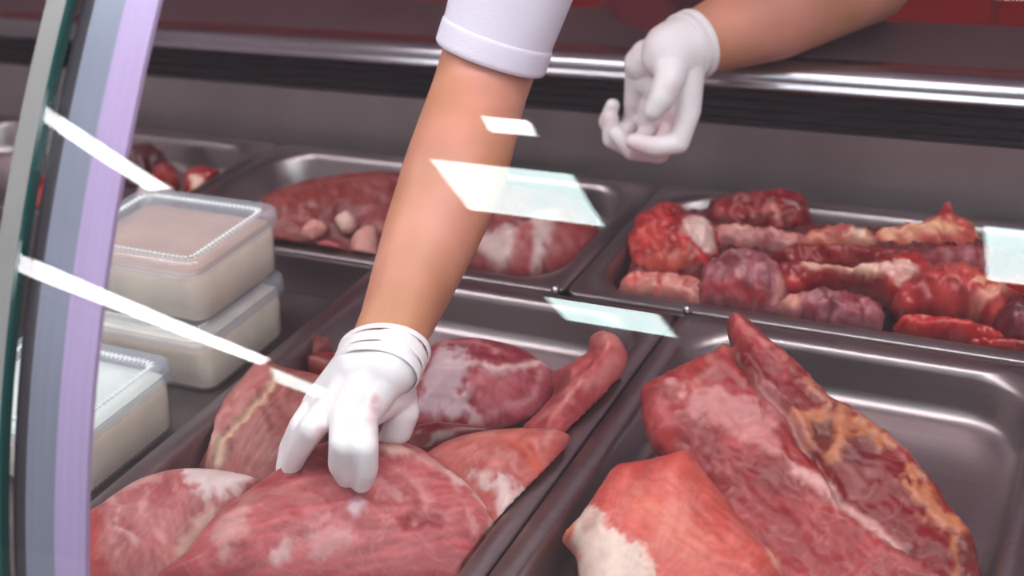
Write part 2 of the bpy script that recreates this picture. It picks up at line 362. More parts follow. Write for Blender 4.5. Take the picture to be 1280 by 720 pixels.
# ------------------------------------------------------------------ lidded plastic boxes and what they hold
def plastic_box(x1, y0, y1, z0, label, clabel, cmat, tmat, w=0.175, h=0.071):
    x0 = x1 - w; root = empty('plastic_box', ((x0 + x1) / 2, (y0 + y1) / 2, z0))
    tag(root, label, 'box', 'lidded plastic boxes')
    def ribbed(ins, z, amp, r=0.016, n=12, per=0.0042):
        base = rrect(x0 + ins, x1 - ins, y0 + ins, y1 - ins, r, z, n); out = []; pts = np.array(base); N = len(pts)
        # resample evenly and push every second point inwards
        seg = np.linalg.norm(np.roll(pts, -1, 0) - pts, axis=1); cum = np.concatenate([[0], np.cumsum(seg)]); tot = cum[-1]; M = 190
        for k in range(M):
            s = tot * k / M; i = min(np.searchsorted(cum, s, 'right') - 1, N - 1); t = (s - cum[i]) / max(seg[i], 1e-9)
            p = pts[i] * (1 - t) + pts[(i + 1) % N] * t
            d = pts[(i + 1) % N] - pts[i]; nrm = np.array([d[1], -d[0], 0]); nrm /= max(np.linalg.norm(nrm), 1e-9)
            out.append(tuple(p - nrm * (amp if k % 2 else 0)))
        return out
    H = h - 0.012
    rings = [ribbed(0.009, z0 + 0.0006, 0.0), ribbed(0.0065, z0 + 0.003, 0.0016), ribbed(0.0045, z0 + H * 0.5, 0.0012), ribbed(0.0035, z0 + H * 0.68, 0.0), ribbed(0.003, z0 + H, 0.0), ribbed(0.0, z0 + H + 0.0008, 0.0), ribbed(0.0, z0 + H + 0.0022, 0)]
    v, f = loft(rings, True, True, False)
    link('tub', fix(mesh('tub', v, f)), plastic, root, True)
    # lid: skirt, raised shoulder, recessed top with a zigzag bead
    def rr(i, z, r): return rrect(x0 + i, x1 - i, y0 + i, y1 - i, r, z, 12)
    zt = z0 + h
    rings = [rr(-0.0018, zt - 0.0185, 0.018), rr(-0.0016, zt - 0.004, 0.018), rr(0.0008, zt - 0.0012, 0.017), rr(0.004, zt - 0.0002, 0.015), rr(0.0085, zt - 0.0003, 0.012), rr(0.0115, zt - 0.0035, 0.010), rr(0.016, zt - 0.0042, 0.008), rr(0.05, zt - 0.0042, 0.006)]
    v, f = loft(rings, True, False, True)
    lid = link('lid', fix(mesh('lid', v, f)), lid_plastic, root, True)
    a = np.array(ribbed(0.0125, zt - 0.0030, 0.0, 0.010)); zz = []
    for k in range(len(a)):
        zz.append(a[k])
    zz = np.array(zz); N = len(zz); d = np.roll(zz, -1, 0) - np.roll(zz, 1, 0); d /= np.linalg.norm(d, axis=1, keepdims=True); nr = np.stack([d[:, 1], -d[:, 0], 0 * d[:, 0]], 1)
    amp = np.where(np.arange(N) % 2 == 0, 0.0032, -0.0032)[:, None]; c = zz + nr * amp
    up = np.array([0, 0, 0.0006]); R = [[c[k] + nr[k] * 0.0013 - up, c[k] + up * 1.6, c[k] - nr[k] * 0.0013 - up] for k in range(N)]
    v, f = loft(R + [R[0]], True)
    link('ridge_bead', fix(mesh('ridge_bead', v, f)), bead_mat, lid)
    # filling
    rings = [ribbed(i, z, am, r) for i, r, z, am in ((0.013, 0.012, z0 + 0.0016, 0), (0.0085, 0.014, z0 + 0.004, 0.0017), (0.0062, 0.014, z0 + H * 0.48, 0.0013), (0.0052, 0.014, z0 + H * 0.66, 0), (0.0048, 0.014, z0 + H - 0.007, 0), (0.009, 0.014, z0 + H - 0.004, 0), (0.03, 0.010, z0 + H - 0.0030, 0), (0.058, 0.003, z0 + H - 0.0045, 0))]
    v, f = loft(rings, True, True, True)
    c = link('fat_filling', fix(mesh('fat_filling', v, f)), cmat, None, True); recentre(c)
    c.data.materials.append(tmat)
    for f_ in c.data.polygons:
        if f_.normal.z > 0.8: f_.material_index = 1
    tag(c, clabel, 'food')
bead_mat = mat('bead_plastic', srgb(240, 238, 238), 0.3, var=0.03)
plastic_box(-0.760, 0.765, 0.905, DECK + 0.0005, 'clear lidded box of pale fat under another box', 'pale cream fat filling the lower box of the stack', cream_mat, cream_mat)
plastic_box(-0.756, 0.772, 0.910, DECK + 0.0722, 'clear lidded box with zigzag lid edge, topmost of its stack', 'cream fat filling the topmost box, lid reflection coloured brownish into its top', cream_mat, lid_reflection)
plastic_box(-0.757, 0.590, 0.727, DECK + 0.0005, 'clear lidded box of white fat standing alone before the stack', 'white fat filling the box that stands alone', cream_mat, white_lard)

# ------------------------------------------------------------------ meat: outlines, inflated to solid pieces
def crop(x, y, s): return lambda pts: [(x + a / s, y + b / s) for a, b in pts]
cA = crop(320, 330, 1.846); cB = crop(0, 330, 1.846); cG = crop(680, 380, 2.118); cR = crop(740, 200, 2.3704); cL = crop(140, 130, 3.0); cM = crop(560, 190, 2.88); cH = crop(330, 400, 3.13); cB2 = crop(100, 380, 2.769)
def smooth_closed(pts, step):
    pts = np.array(pts, float); n = len(pts); out = []
    for i in range(n):
        p0, p1, p2, p3 = pts[i - 1], pts[i], pts[(i + 1) % n], pts[(i + 2) % n]
        k = max(2, int(np.linalg.norm(p2 - p1) / step))
        for j in range(k):
            t = j / k
            out.append(0.5 * ((2 * p1) + (-p0 + p2) * t + (2 * p0 - 5 * p1 + 4 * p2 - p3) * t * t + (-p0 + 3 * p1 - 3 * p2 + p3) * t ** 3))
    return np.array(out)
def seg_dist(P, poly, closed=True):
    a = poly; b = np.roll(poly, -1, 0)
    if not closed: a, b = poly[:-1], poly[1:]
    best = np.full(len(P), 1e9)
    for i in range(len(a)):
        d = b[i] - a[i]; L = max(d @ d, 1e-12); t = np.clip(((P - a[i]) @ d) / L, 0, 1)
        best = np.minimum(best, np.sum((P - a[i] - t[:, None] * d) ** 2, 1))
    return np.sqrt(best)
def inside(P, poly):
    r = np.zeros(len(P), bool); n = len(poly); j = n - 1
    for i in range(n):
        xi, yi = poly[i]; xj, yj = poly[j]
        if yi != yj:
            c = ((yi > P[:, 1]) != (yj > P[:, 1])) & (P[:, 0] < (xj - xi) * (P[:, 1] - yi) / (yj - yi) + xi); r ^= c
        j = i
    return r
def nz(P, sc, seed): return np.array([noise.noise(Vector((p[0] / sc, p[1] / sc, seed * 3.7))) for p in P])
def C3(c): return np.array(srgb(*c)[:3])

def meat(name, label, outline, anchor, base, base2=None, tilt=0.45, R=0.03, tf=0.028, tb=0.028, res=0.0027, lump=0.005, lscale=60, rough_edge=0.0,
         paint=(), m=None, seed=1, cat='meat', group=None, slope=(0, 0), blotch=55, grain=None, ridge=0.0, facets=0, sharp=0.5):
    """outline (pixels) is laid on a plane through the anchor (pixel + height), then inflated to both sides.
    paint strokes: (kind, points, width, colour, alpha, dz, soft, wobble); kind 'a' = area, 'l' = line"""
    P0 = Pz(*anchor); tc = CAM - P0; tc /= np.linalg.norm(tc)
    n = np.array([slope[0], slope[1], 1.0]) * (1 - tilt) + tc * tilt; n /= np.linalg.norm(n)
    u = np.cross([0, 1, 0], n); u /= np.linalg.norm(u); v = np.cross(n, u)
    opx = smooth_closed(outline, 3.5)
    if rough_edge:
        k = np.arange(len(opx)); c0 = opx.mean(0)
        for i in k:
            d = opx[i] - c0; d /= np.linalg.norm(d); opx[i] += d * rough_edge * (noise.noise(Vector((opx[i][0] / 9, opx[i][1] / 9, seed))) + 0.6 * noise.noise(Vector((opx[i][0] / 4, opx[i][1] / 4, seed + 9))))
    def to_uv(q):
        d = ray(*q); t = ((P0 - CAM) @ n) / (d @ n); X = CAM + d * t - P0; return (X @ u, X @ v)
    b = np.array([to_uv(q) for q in opx])
    # resample the outline to about res
    L = np.linalg.norm(np.roll(b, -1, 0) - b, axis=1); cum = np.concatenate([[0], np.cumsum(L)]); M = max(24, int(cum[-1] / res)); s = np.arange(M) * cum[-1] / M
    bb = np.concatenate([b, b[:1]]); b = np.stack([np.interp(s, cum, bb[:, 0]), np.interp(s, cum, bb[:, 1])], 1)
    mn, mx_ = b.min(0), b.max(0); g = []
    nx, ny = int((mx_[0] - mn[0]) / res) + 1, int((mx_[1] - mn[1]) / (res * 0.87)) + 1
    jj, ii = np.meshgrid(np.arange(ny + 1), np.arange(nx + 1)); gx = mn[0] + res * (ii + 0.5 * (jj % 2)); gyy = mn[1] + res * 0.87 * jj
    G0 = np.stack([gx.ravel(), gyy.ravel()], 1); G0 = G0[inside(G0, b)]; dist = seg_dist(G0, b); keep = dist > res * 0.6; G0 = G0[keep]; dist = dist[keep]
    pts = np.concatenate([b, G0]); D = np.concatenate([np.zeros(M), dist])
    vo, eo, fo, ov, oe, of = delaunay_2d_cdt([Vector(p) for p in pts], [(i, (i + 1) % M) for i in range(M)], [], 1, 1e-7)
    if len(vo) != len(pts):
        q = np.array([tuple(p) for p in vo]); pts = q; D = seg_dist(q, b); D[D < 1e-6] = 0
    W = P0 + pts[:, :1] * u + pts[:, 1:] * v; px = px_of(W); N = len(pts)
    x = np.clip(D / R, 0, 1); prof = np.clip(1 - (1 - x) ** 2, 0, 1) ** sharp
    hf = prof * (tf + lump * (nz(px, lscale, seed) + 0.5 * nz(px, lscale * 0.4, seed + 5) + 0.25 * nz(px, lscale * 0.17, seed + 8)) * np.clip(x * 1.5, 0, 1)); hb = prof * tb
    if facets:
        rnd = random.Random(seed); un = pts / (np.abs(pts).max(0) + 1e-9); hk = np.full(N, 1.25)
        for k in range(facets):
            th = 2 * math.pi * (k + rnd.uniform(-0.3, 0.3)) / facets; sl = rnd.uniform(0.35, 1.0); o_ = rnd.uniform(0.0, 0.5)
            hk = np.minimum(hk, 1.25 - sl * (un[:, 0] * math.cos(th) + un[:, 1] * math.sin(th) - o_ * 0.5 + 0.15))
        hf = hf * np.clip(hk, 0.25, 1.3)
    c1 = C3(base); c2 = C3(base2 or [k * 0.8 for k in base])
    t = np.clip(0.5 + 0.9 * nz(px, blotch, seed + 20) + 0.22 * nz(px, blotch * 0.3, seed + 22), 0, 1)[:, None]
    col = c1 * (1 - t) + c2 * t
    if grain:
        a = math.radians(grain[0]); A = px[:, 0] * math.cos(a) + px[:, 1] * math.sin(a); B = -px[:, 0] * math.sin(a) + px[:, 1] * math.cos(a)
        gq = np.stack([A / 9.0, B], 1); gq[:, 1] += 2 * nz(px, 40, seed + 41)
        gn = nz(gq, 5.0, seed + 40) + 0.6 * nz(gq, 2.6, seed + 43)
        col = col * (1 + grain[1] * gn)[:, None]; lift = np.clip(gn, 0, 1)[:, None] * grain[1] * 0.22
        col = col * (1 - lift) + C3((232, 176, 172)) * lift; hf = hf + 0.0012 * gn * np.clip(x * 2, 0, 1)
    if ridge:
        rd = (1 - 2.2 * np.abs(nz(px, lscale * 0.55, seed + 50))) * 0.6 + (1 - 2.2 * np.abs(nz(px, lscale * 0.25, seed + 52))) * 0.35
        hf = hf + ridge * rd * np.clip(x * 1.6, 0, 1)
    for st in paint:
        kind, q, wd, cc, al, dz, soft, wob = (list(st) + [1.0, 0.0, 4.0, 6.0][len(st) - 4:])[:8]
        q = np.array(q, float)
        if kind == 'a': d = seg_dist(px, q); d = np.where(inside(px, q), -d, d) - wd
        else: d = seg_dist(px, q, False) - wd / 2
        d = d + wob * (nz(px, 16, seed + 31) + 0.7 * nz(px, 6, seed + 33))
        k = np.clip(0.5 - d / (2 * soft), 0, 1); k = k * k * (3 - 2 * k)
        if cc is not None: col = col * (1 - (k * al)[:, None]) + C3(cc) * (k * al)[:, None]
        hf = hf + dz * k * np.clip(x * 2, 0, 1)
    col = np.clip(col, 0, 1) ** 1.08 * 0.80
    top = W + n * hf[:, None]; bot = W - n * hb[:, None]; bot[:, 2] = np.maximum(bot[:, 2], RIM - 0.0455 + 0.0004)
    for (a0, a1, b0, b1) in TRAYS:
        if a0 - 0.01 < P0[0] < a1 + 0.01 and b0 - 0.01 < P0[1] < b1 + 0.01:
            for Q in (top, bot):
                t = np.clip((RIM + 0.001 - Q[:, 2]) / 0.0465, 0, 1); ins = 0.0185 - 1.6 * np.clip(Q[:, 2] - RIM - 0.001, 0, 1) + 0.009 * np.clip(t * 4, 0, 1) + 0.003 * t + 0.013 * np.clip((t - 0.75) / 0.25, 0, 1)
                low = Q[:, 2] < RIM + 0.02
                Q[low, 0] = np.clip(Q[low, 0], (a0 + ins)[low], (a1 - ins)[low]); Q[low, 1] = np.clip(Q[low, 1], (b0 + ins)[low], (b1 - ins)[low])
            break
    inn = np.where(D > 0)[0]; idx = np.full(N, -1); idx[inn] = N + np.arange(len(inn)); idx[D <= 0] = np.where(D <= 0)[0]
    V = np.concatenate([top, bot[inn]]); Cc = np.concatenate([col, col[inn]])
    fs = [tuple(f) for f in fo] + [tuple(int(idx[i]) for i in reversed(f)) for f in fo]
    me = mesh(name, V, fs); fix(me)
    at = me.color_attributes.new('tone', 'FLOAT_COLOR', 'POINT'); at.data.foreach_set('color', np.concatenate([Cc, np.ones((len(Cc), 1))], 1).ravel())
    o = link(name, me, m or meat_plain, None, True); recentre(o)
    return tag(o, label, cat, group)

FAT = (238, 214, 212); FATW = (236, 228, 228); CREAM = (232, 204, 176); DARK = (92, 22, 30)
GL = 'large cuts under the reaching hand'
# --- front left tray, back to front
meat('meat_cut', 'small pink trimming lying against the back left corner of its tray', cH([(64, 150), (70, 90), (110, 45), (170, 70), (210, 110), (205, 150), (150, 175), (90, 170)]), (375, 445, 0.878), (186, 104, 100), (150, 70, 70), tilt=0.5, R=0.016, tf=0.014, tb=0.02, res=0.0024, m=meat_plain, seed=3, group=GL)
meat('meat_cut', 'dark red trimming between the pink trimming and the glove cuff', cH([(95, 165), (190, 140), (300, 140), (330, 200), (290, 250), (230, 240), (150, 200)]), (400, 458, 0.876), (140, 42, 46), (110, 28, 34), tilt=0.4, R=0.016, tf=0.014, tb=0.02, m=meat_wet, seed=4, group=GL)
meat('meat_cut', 'brownish loin with a cream seam beside the rim of its tray', cB([(390, 475), (436, 400), (500, 335), (556, 268), (606, 216), (650, 240), (760, 270), (780, 330), (740, 420), (690, 490), (600, 520), (510, 500), (430, 490)]), (310, 520, 0.885), (168, 96, 92), (140, 72, 66), tilt=0.35, R=0.035, tf=0.02, tb=0.025, lump=0.004, lscale=40, m=meat_fibre2, seed=5, facets=4, grain=(-48,0.3), ridge=0.0012, group=GL,
     paint=[('a', cB([(400, 470), (450, 395), (560, 280), (605, 225), (640, 280), (612, 345), (550, 400), (505, 440), (490, 485)]), 0, (188, 112, 110), 0.7, 0.003, 6, 5),
            ('l', cB([(642, 285), (636, 315), (612, 350), (560, 398), (516, 430), (500, 470)]), 7, (226, 186, 160), 0.85, -0.003, 3, 4),
            ('l', cB([(516, 430), (500, 470)]), 16, (206, 170, 150), 0.6, 0, 4, 8), ('l', cB([(560, 340), (600, 300)]), 10, (200, 130, 126), 0.5, 0, 6, 5)])
meat('meat_cut', 'pink cut with a curled end against the right rim', cA([(610, 390), (650, 345), (685, 300), (680, 255), (720, 232), (762, 205), (772, 168), (800, 155), (840, 175), (858, 220), (834, 280), (790, 345), (745, 400), (690, 440), (640, 430)]), (720, 510, 0.902), (196, 92, 92), (168, 66, 70), tilt=0.45, R=0.028, tf=0.022, tb=0.034, lump=0.005, lscale=45, m=meat_plain, seed=6, facets=5, grain=(-50,0.25), ridge=0.0012, group=GL,
     paint=[('a', cA([(775, 168), (800, 158), (838, 178), (850, 215), (800, 210)]), 0, (224, 140, 134), 0.7, 0.004, 7, 4), ('l', cA([(690, 300), (710, 285), (700, 265)]), 20, (120, 34, 42), 0.8, -0.006, 6, 5),
            ('l', cA([(720, 330), (780, 300), (830, 240)]), 10, (226, 150, 146), 0.5, 0.002, 6, 6), ('l', cA([(660, 380), (730, 350)]), 8, (222, 140, 138), 0.5, 0, 5, 5), ('l', cA([(772, 205), (790, 240), (760, 270)]), 6, (150, 50, 58), 0.6, -0.003, 4, 4)])
meat('meat_cut', 'thin dark red flap under the marbled cut with white membrane', cA([(325, 428), (350, 385), (420, 368), (520, 378), (560, 390), (480, 410), (440, 425), (395, 442)]), (550, 548, 0.884), (126, 34, 42), (96, 24, 32), tilt=0.4, R=0.014, tf=0.01, tb=0.016, m=meat_wet, seed=7, group=GL,
     paint=[('l', cA([(350, 385), (430, 372), (530, 382)]), 5, (190, 100, 100), 0.7, 0, 3, 3)])
meat('meat_cut', 'marbled red cut with white membrane behind the glove', cA([(345, 345), (365, 275), (385, 215), (425, 183), (500, 177), (590, 192), (650, 220), (692, 258), (690, 300), (650, 345), (570, 376), (510, 390), (430, 378), (360, 372)]), (600, 485, 0.892), (178, 74, 88), (150, 46, 60), tilt=0.5, R=0.045, tf=0.03, tb=0.03, lump=0.004, lscale=50, m=meat_fibre, seed=8, facets=5, grain=(10,0.25), ridge=0.0012, group=GL,
     paint=[('a', cA([(365, 345), (380, 270), (430, 225), (480, 225), (500, 260), (490, 320), (520, 370), (440, 365)]), -2, (224, 192, 200), 0.85, 0.003, 9, 14), ('a', cA([(500, 290), (560, 270), (620, 290), (600, 340), (540, 370), (500, 350)]), 0, (206, 116, 122), 0.6, 0.002, 9, 8),
            ('l', cA([(560, 215), (612, 228), (640, 240)]), 12, (140, 30, 44), 0.8, -0.003, 4, 4), ('l', cA([(545, 250), (600, 252), (640, 248)]), 9, (146, 36, 48), 0.7, -0.003, 4, 4), ('l', cA([(500, 270), (560, 285), (610, 265), (665, 235)]), 7, (232, 190, 190), 0.85, 0.002, 4, 5),
            ('l', cA([(430, 205), (500, 210), (560, 232)]), 6, (220, 150, 156), 0.6, 0, 4, 5), ('l', cA([(510, 380), (570, 350), (640, 320), (668, 240)]), 6, (222, 160, 160), 0.6, 0, 4, 5), ('l', cA([(440, 195), (440, 215)]), 5, (226, 180, 180), 0.6, 0, 3, 3), ('l', cA([(520, 190), (515, 240)]), 4, (216, 150, 150), 0.5, 0, 3, 3)])
meat('meat_cut', 'pale pink cut with white membrane next to the divider rim', cA([(385, 450), (440, 415), (530, 392), (640, 385), (720, 395), (730, 430), (700, 490), (655, 560), (610, 620), (560, 640), (520, 580), (460, 520), (400, 490)]), (630, 590, 0.901), (204, 112, 104), (186, 86, 84), tilt=0.4, R=0.04, tf=0.022, tb=0.03, lump=0.004, lscale=60, m=meat_plain, seed=9, facets=4, grain=(-25,0.2), ridge=0.0012, group=GL,
     paint=[('a', cA([(500, 515), (560, 525), (620, 545), (655, 540), (610, 615), (580, 622), (545, 560)]), 0, (230, 204, 202), 0.75, 0.001, 8, 14), ('l', cA([(600, 450), (640, 470), (650, 490)]), 16, (200, 84, 66), 0.7, -0.002, 6, 5), ('l', cA([(500, 425), (545, 430)]), 12, (226, 150, 134), 0.7, 0.002, 6, 5),
            ('l', cA([(690, 400), (670, 440)]), 6, (226, 160, 150), 0.6, 0, 4, 4), ('l', cA([(430, 460), (500, 470), (560, 500)]), 10, (216, 130, 126), 0.5, 0, 6, 8)])
meat('meat_cut', 'rounded pink cut with a white membrane patch beside the lone box', cB([(196, 640), (200, 590), (238, 562), (285, 528), (340, 500), (420, 482), (520, 486), (610, 512), (590, 560), (520, 620), (470, 690), (440, 770), (180, 770)]), (215, 650, 0.888), (198, 122, 120), (178, 92, 96), tilt=0.4, R=0.05, tf=0.03, tb=0.035, lump=0.004, lscale=60, m=meat_fibre2, seed=10, grain=(80,0.3), ridge=0.0012, group=GL,
     paint=[('a', cB([(425, 500), (480, 486), (560, 495), (590, 515), (560, 550), (500, 575), (450, 560)]), 0, (232, 206, 206), 0.9, 0.002, 7, 12), ('a', cB([(190, 590), (232, 575), (245, 640), (250, 700), (280, 760), (190, 760)]), 0, (190, 66, 64), 0.8, 0, 10, 6),
            ('l', cB([(260, 560), (290, 610), (285, 650), (330, 690)]), 6, (230, 178, 174), 0.7, 0.001, 4, 6), ('l', cB([(310, 540), (370, 530)]), 16, (228, 180, 176), 0.6, 0, 7, 6), ('l', cB([(500, 600), (440, 670), (420, 720)]), 14, (226, 190, 176), 0.7, -0.002, 6, 8), ('l', cB([(350, 560), (345, 620), (390, 680)]), 5, (222, 160, 158), 0.6, 0, 4, 6)])
meat('meat_cut', 'broad pink cut pressed by the gloved fingers', [(215, 745), (238, 690), (270, 650), (305, 622), (345, 594), (385, 566), (430, 553), (475, 556), (520, 562), (562, 588), (600, 624), (622, 664), (612, 700), (590, 745)], (420, 650, 0.897), (200, 104, 106), (178, 78, 84), tilt=0.45, R=0.06, tf=0.034, tb=0.035, lump=0.005, lscale=80, m=meat_fibre, seed=11, grain=(-12,0.3), ridge=0.0012, group=GL,
     paint=[('l', cA([(20, 535), (60, 528), (105, 520)]), 14, (150, 44, 50), 0.8, -0.005, 6, 4), ('l', cA([(350, 640), (395, 630), (430, 640)]), 12, (150, 40, 46), 0.8, -0.005, 5, 4), ('a', cA([(222, 600), (250, 590), (270, 610), (250, 640), (225, 635)]), 0, (228, 196, 204), 0.8, 0.002, 5, 6),
            ('l', cA([(310, 460), (345, 470), (400, 485), (430, 500)]), 16, (228, 170, 162), 0.75, 0.003, 6, 8), ('l', cA([(440, 510), (490, 530), (540, 570)]), 12, (226, 178, 176), 0.8, 0.002, 6, 8), ('a', cA([(40, 700), (80, 680), (90, 720), (40, 720)]), 0, (230, 190, 190), 0.7, 0.001, 6, 6),
            ('l', cA([(330, 520), (380, 560), (400, 600), (370, 640)]), 8, (222, 150, 150), 0.6, -0.003, 6, 6), ('l', cA([(120, 560), (200, 590), (290, 600)]), 8, (188, 84, 88), 0.6, -0.002, 6, 6), ('a', cA([(150, 430), (230, 440), (220, 520), (160, 520), (110, 500)]), 0, (158, 60, 66), 0.7, -0.006, 12, 6),
            ('a', cA([(-90, 660), (-60, 610), (0, 570), (0, 640), (-60, 720)]), 0, (226, 178, 172), 0.6, 0, 12, 12), ('l', cA([(430, 480), (470, 560), (500, 640), (520, 700)]), 6, (226, 156, 154), 0.55, -0.002, 4, 8),
            ('l', cA([(455, 505), (500, 545), (535, 590), (550, 640)]), 9, (234, 200, 198), 0.7, 0.002, 4, 8), ('a', cA([(300, 455), (350, 450), (360, 480), (320, 500)]), 0, (232, 184, 172), 0.7, 0.003, 6, 6), ('a', cA([(120, 660), (170, 640), (230, 670), (200, 715), (130, 710)]), 0, (224, 172, 174), 0.5, 0, 12, 14),
            ('a', cA([(-20, 560), (60, 545), (140, 560), (90, 590), (0, 600)]), 0, (168, 84, 82), 0.55, 0, 12, 8), ('l', cA([(270, 430), (330, 440), (380, 445), (440, 470)]), 20, (190, 66, 66), 0.6, 0.001, 8, 6), ('l', cA([(250, 560), (300, 560), (340, 590)]), 5, (228, 170, 170), 0.6, 0, 4, 6)])

# --- front right tray
GRT = 'cuts in the tray with the rib cut'
meat('meat_cut', 'large rib cut with ragged dark bone edge', cG([(256, 262), (268, 222), (330, 186), (410, 150), (452, 130), (478, 112), (498, 124), (488, 92), (484, 56), (498, 34), (516, 28), (548, 52), (600, 100), (650, 140), (710, 200), (760, 250), (830, 290), (900, 340), (960, 392), (1000, 440), (1050, 500), (1075, 545), (1130, 605), (1148, 680), (1150, 790), (900, 860), (640, 860), (520, 690), (420, 540), (320, 420), (274, 360)]), (1010, 600, 0.895), (172, 62, 64), (140, 36, 40), tilt=0.55, R=0.03, tf=0.026, tb=0.03, lump=0.005, lscale=70, rough_edge=3.5, m=meat_plain, seed=12, grain=(45,0.14), ridge=0.0012, group=GRT,
     paint=[('a', cG([(500, 60), (560, 110), (640, 170), (720, 250), (820, 320), (900, 370), (980, 450), (1050, 540), (1110, 640), (1110, 790), (980, 700), (860, 600), (780, 560), (740, 480), (680, 420), (640, 330), (560, 250), (520, 170)]), 0, (128, 26, 30), 0.92, -0.006, 8, 6),
            ('l', cG([(505, 130), (530, 200), (570, 250), (640, 320), (680, 400), (740, 470), (790, 570), (900, 650), (980, 700)]), 10, (84, 20, 24), 0.75, -0.012, 8, 3),
            ('a', cG([(370, 320), (400, 285), (480, 262), (560, 300), (600, 350), (640, 410), (620, 450), (560, 420), (500, 380), (440, 350)]), 0, (204, 130, 130), 0.85, 0.002, 7, 10),
            ('a', cG([(640, 450), (700, 478), (760, 500), (790, 550), (850, 600), (950, 670), (900, 660), (800, 600), (720, 540), (660, 490)]), 0, (222, 164, 160), 0.85, 0.004, 6, 8),
            ('l', cG([(580, 250), (620, 310), (680, 360), (700, 400)]), 20, (196, 128, 128), 0.7, 0.003, 8, 8),
            ('a', cG([(620, 400), (680, 420), (740, 445), (760, 480), (720, 490), (650, 460)]), 0, (150, 26, 24), 0.9, 0.001, 5, 6),
            ('a', cG([(660, 320), (720, 300), (800, 310), (850, 330), (900, 350), (915, 400), (880, 410), (820, 370), (790, 420), (770, 470), (740, 430), (760, 390), (700, 400)]), 0, (200, 124, 84), 0.72, 0.002, 6, 14),
            ('a', cG([(710, 345), (760, 335), (772, 375), (740, 405), (708, 390)]), 0, (92, 26, 36), 0.85, -0.003, 5, 4), ('a', cG([(800, 390), (860, 375), (880, 430), (850, 470), (790, 450)]), 0, (110, 34, 38), 0.8, -0.002, 6, 6),
            ('a', cG([(960, 440), (1010, 500), (1060, 560), (1120, 610), (1100, 640), (1040, 620), (990, 560), (950, 500)]), 0, (206, 132, 96), 0.75, 0.003, 6, 16),
            ('l', cG([(700, 230), (760, 275), (840, 320), (910, 370), (970, 420), (1010, 470)]), 12, (206, 140, 120), 0.6, 0.004, 5, 14), ('l', cG([(740, 240), (800, 280), (880, 320), (960, 390), (1000, 440), (1060, 530)]), 9, (120, 18, 28), 0.8, 0.003, 4, 12),
            ('a', cG([(500, 60), (540, 80), (600, 140), (660, 190), (640, 220), (560, 160), (510, 110)]), 0, (170, 50, 54), 0.8, 0.002, 8, 10), ('l', cG([(520, 70), (560, 110), (640, 165)]), 7, (210, 130, 122), 0.6, 0.001, 4, 8),
            ('l', cG([(340, 240), (380, 250), (370, 290)]), 6, (224, 160, 156), 0.7, 0.001, 3, 6), ('a', cG([(452, 128), (480, 112), (505, 130), (500, 175), (470, 170)]), 0, (200, 110, 96), 0.7, 0.002, 6, 6), ('l', cG([(440, 165), (450, 210), (420, 240)]), 5, (212, 140, 130), 0.5, 0, 4, 6),
            ('l', cG([(480, 480), (560, 560), (660, 660), (760, 760)]), 40, (150, 44, 50), 0.5, -0.004, 16, 10), ('a', cG([(1075, 640), (1140, 625), (1150, 790), (1090, 790)]), 0, (96, 26, 24), 0.7, 0, 6, 10), ('l', cG([(1075, 640), (1085, 720), (1080, 780)]), 7, (206, 140, 100), 0.6, 0, 4, 6)])
meat('meat_cut', 'salmon pink joint with white fat cap before the rib cut', cG([(48, 628), (70, 600), (105, 560), (140, 505), (185, 445), (240, 432), (300, 420), (372, 402), (400, 414), (425, 450), (480, 520), (540, 600), (590, 655), (625, 700), (650, 800), (600, 860), (140, 860), (95, 740), (84, 670)]), (840, 670, 0.893), (214, 104, 92), (196, 80, 74), tilt=0.5, R=0.04, tf=0.036, tb=0.035, lump=0.004, lscale=90, rough_edge=1.2, m=meat_fibre2, seed=13, grain=(35,0.2), ridge=0.0012, group=GRT,
     paint=[('a', cG([(70, 610), (110, 545), (140, 590), (170, 640), (230, 680), (290, 730), (290, 850), (140, 850), (90, 720)]), 0, (234, 206, 196), 0.9, 0.002, 6, 12), ('a', cG([(105, 600), (150, 610), (140, 650), (110, 640)]), 0, (190, 140, 134), 0.7, 0, 5, 6),
            ('a', cG([(180, 450), (260, 435), (380, 405), (410, 440), (300, 470), (200, 490)]), 0, (186, 48, 48), 0.7, 0, 14, 8), ('l', cG([(400, 420), (440, 470), (500, 550), (560, 640), (620, 710)]), 5, (230, 150, 136), 0.7, 0, 4, 3), ('a', cG([(580, 650), (620, 690), (640, 760), (590, 700)]), 0, (236, 190, 160), 0.8, 0.001, 5, 6),
            ('a', cG([(240, 560), (360, 600), (440, 690), (400, 760), (300, 680)]), 0, (226, 128, 110), 0.6, 0, 20, 8), ('l', cG([(48, 628), (80, 620)]), 10, (224, 140, 96), 0.8, 0, 5, 4)])

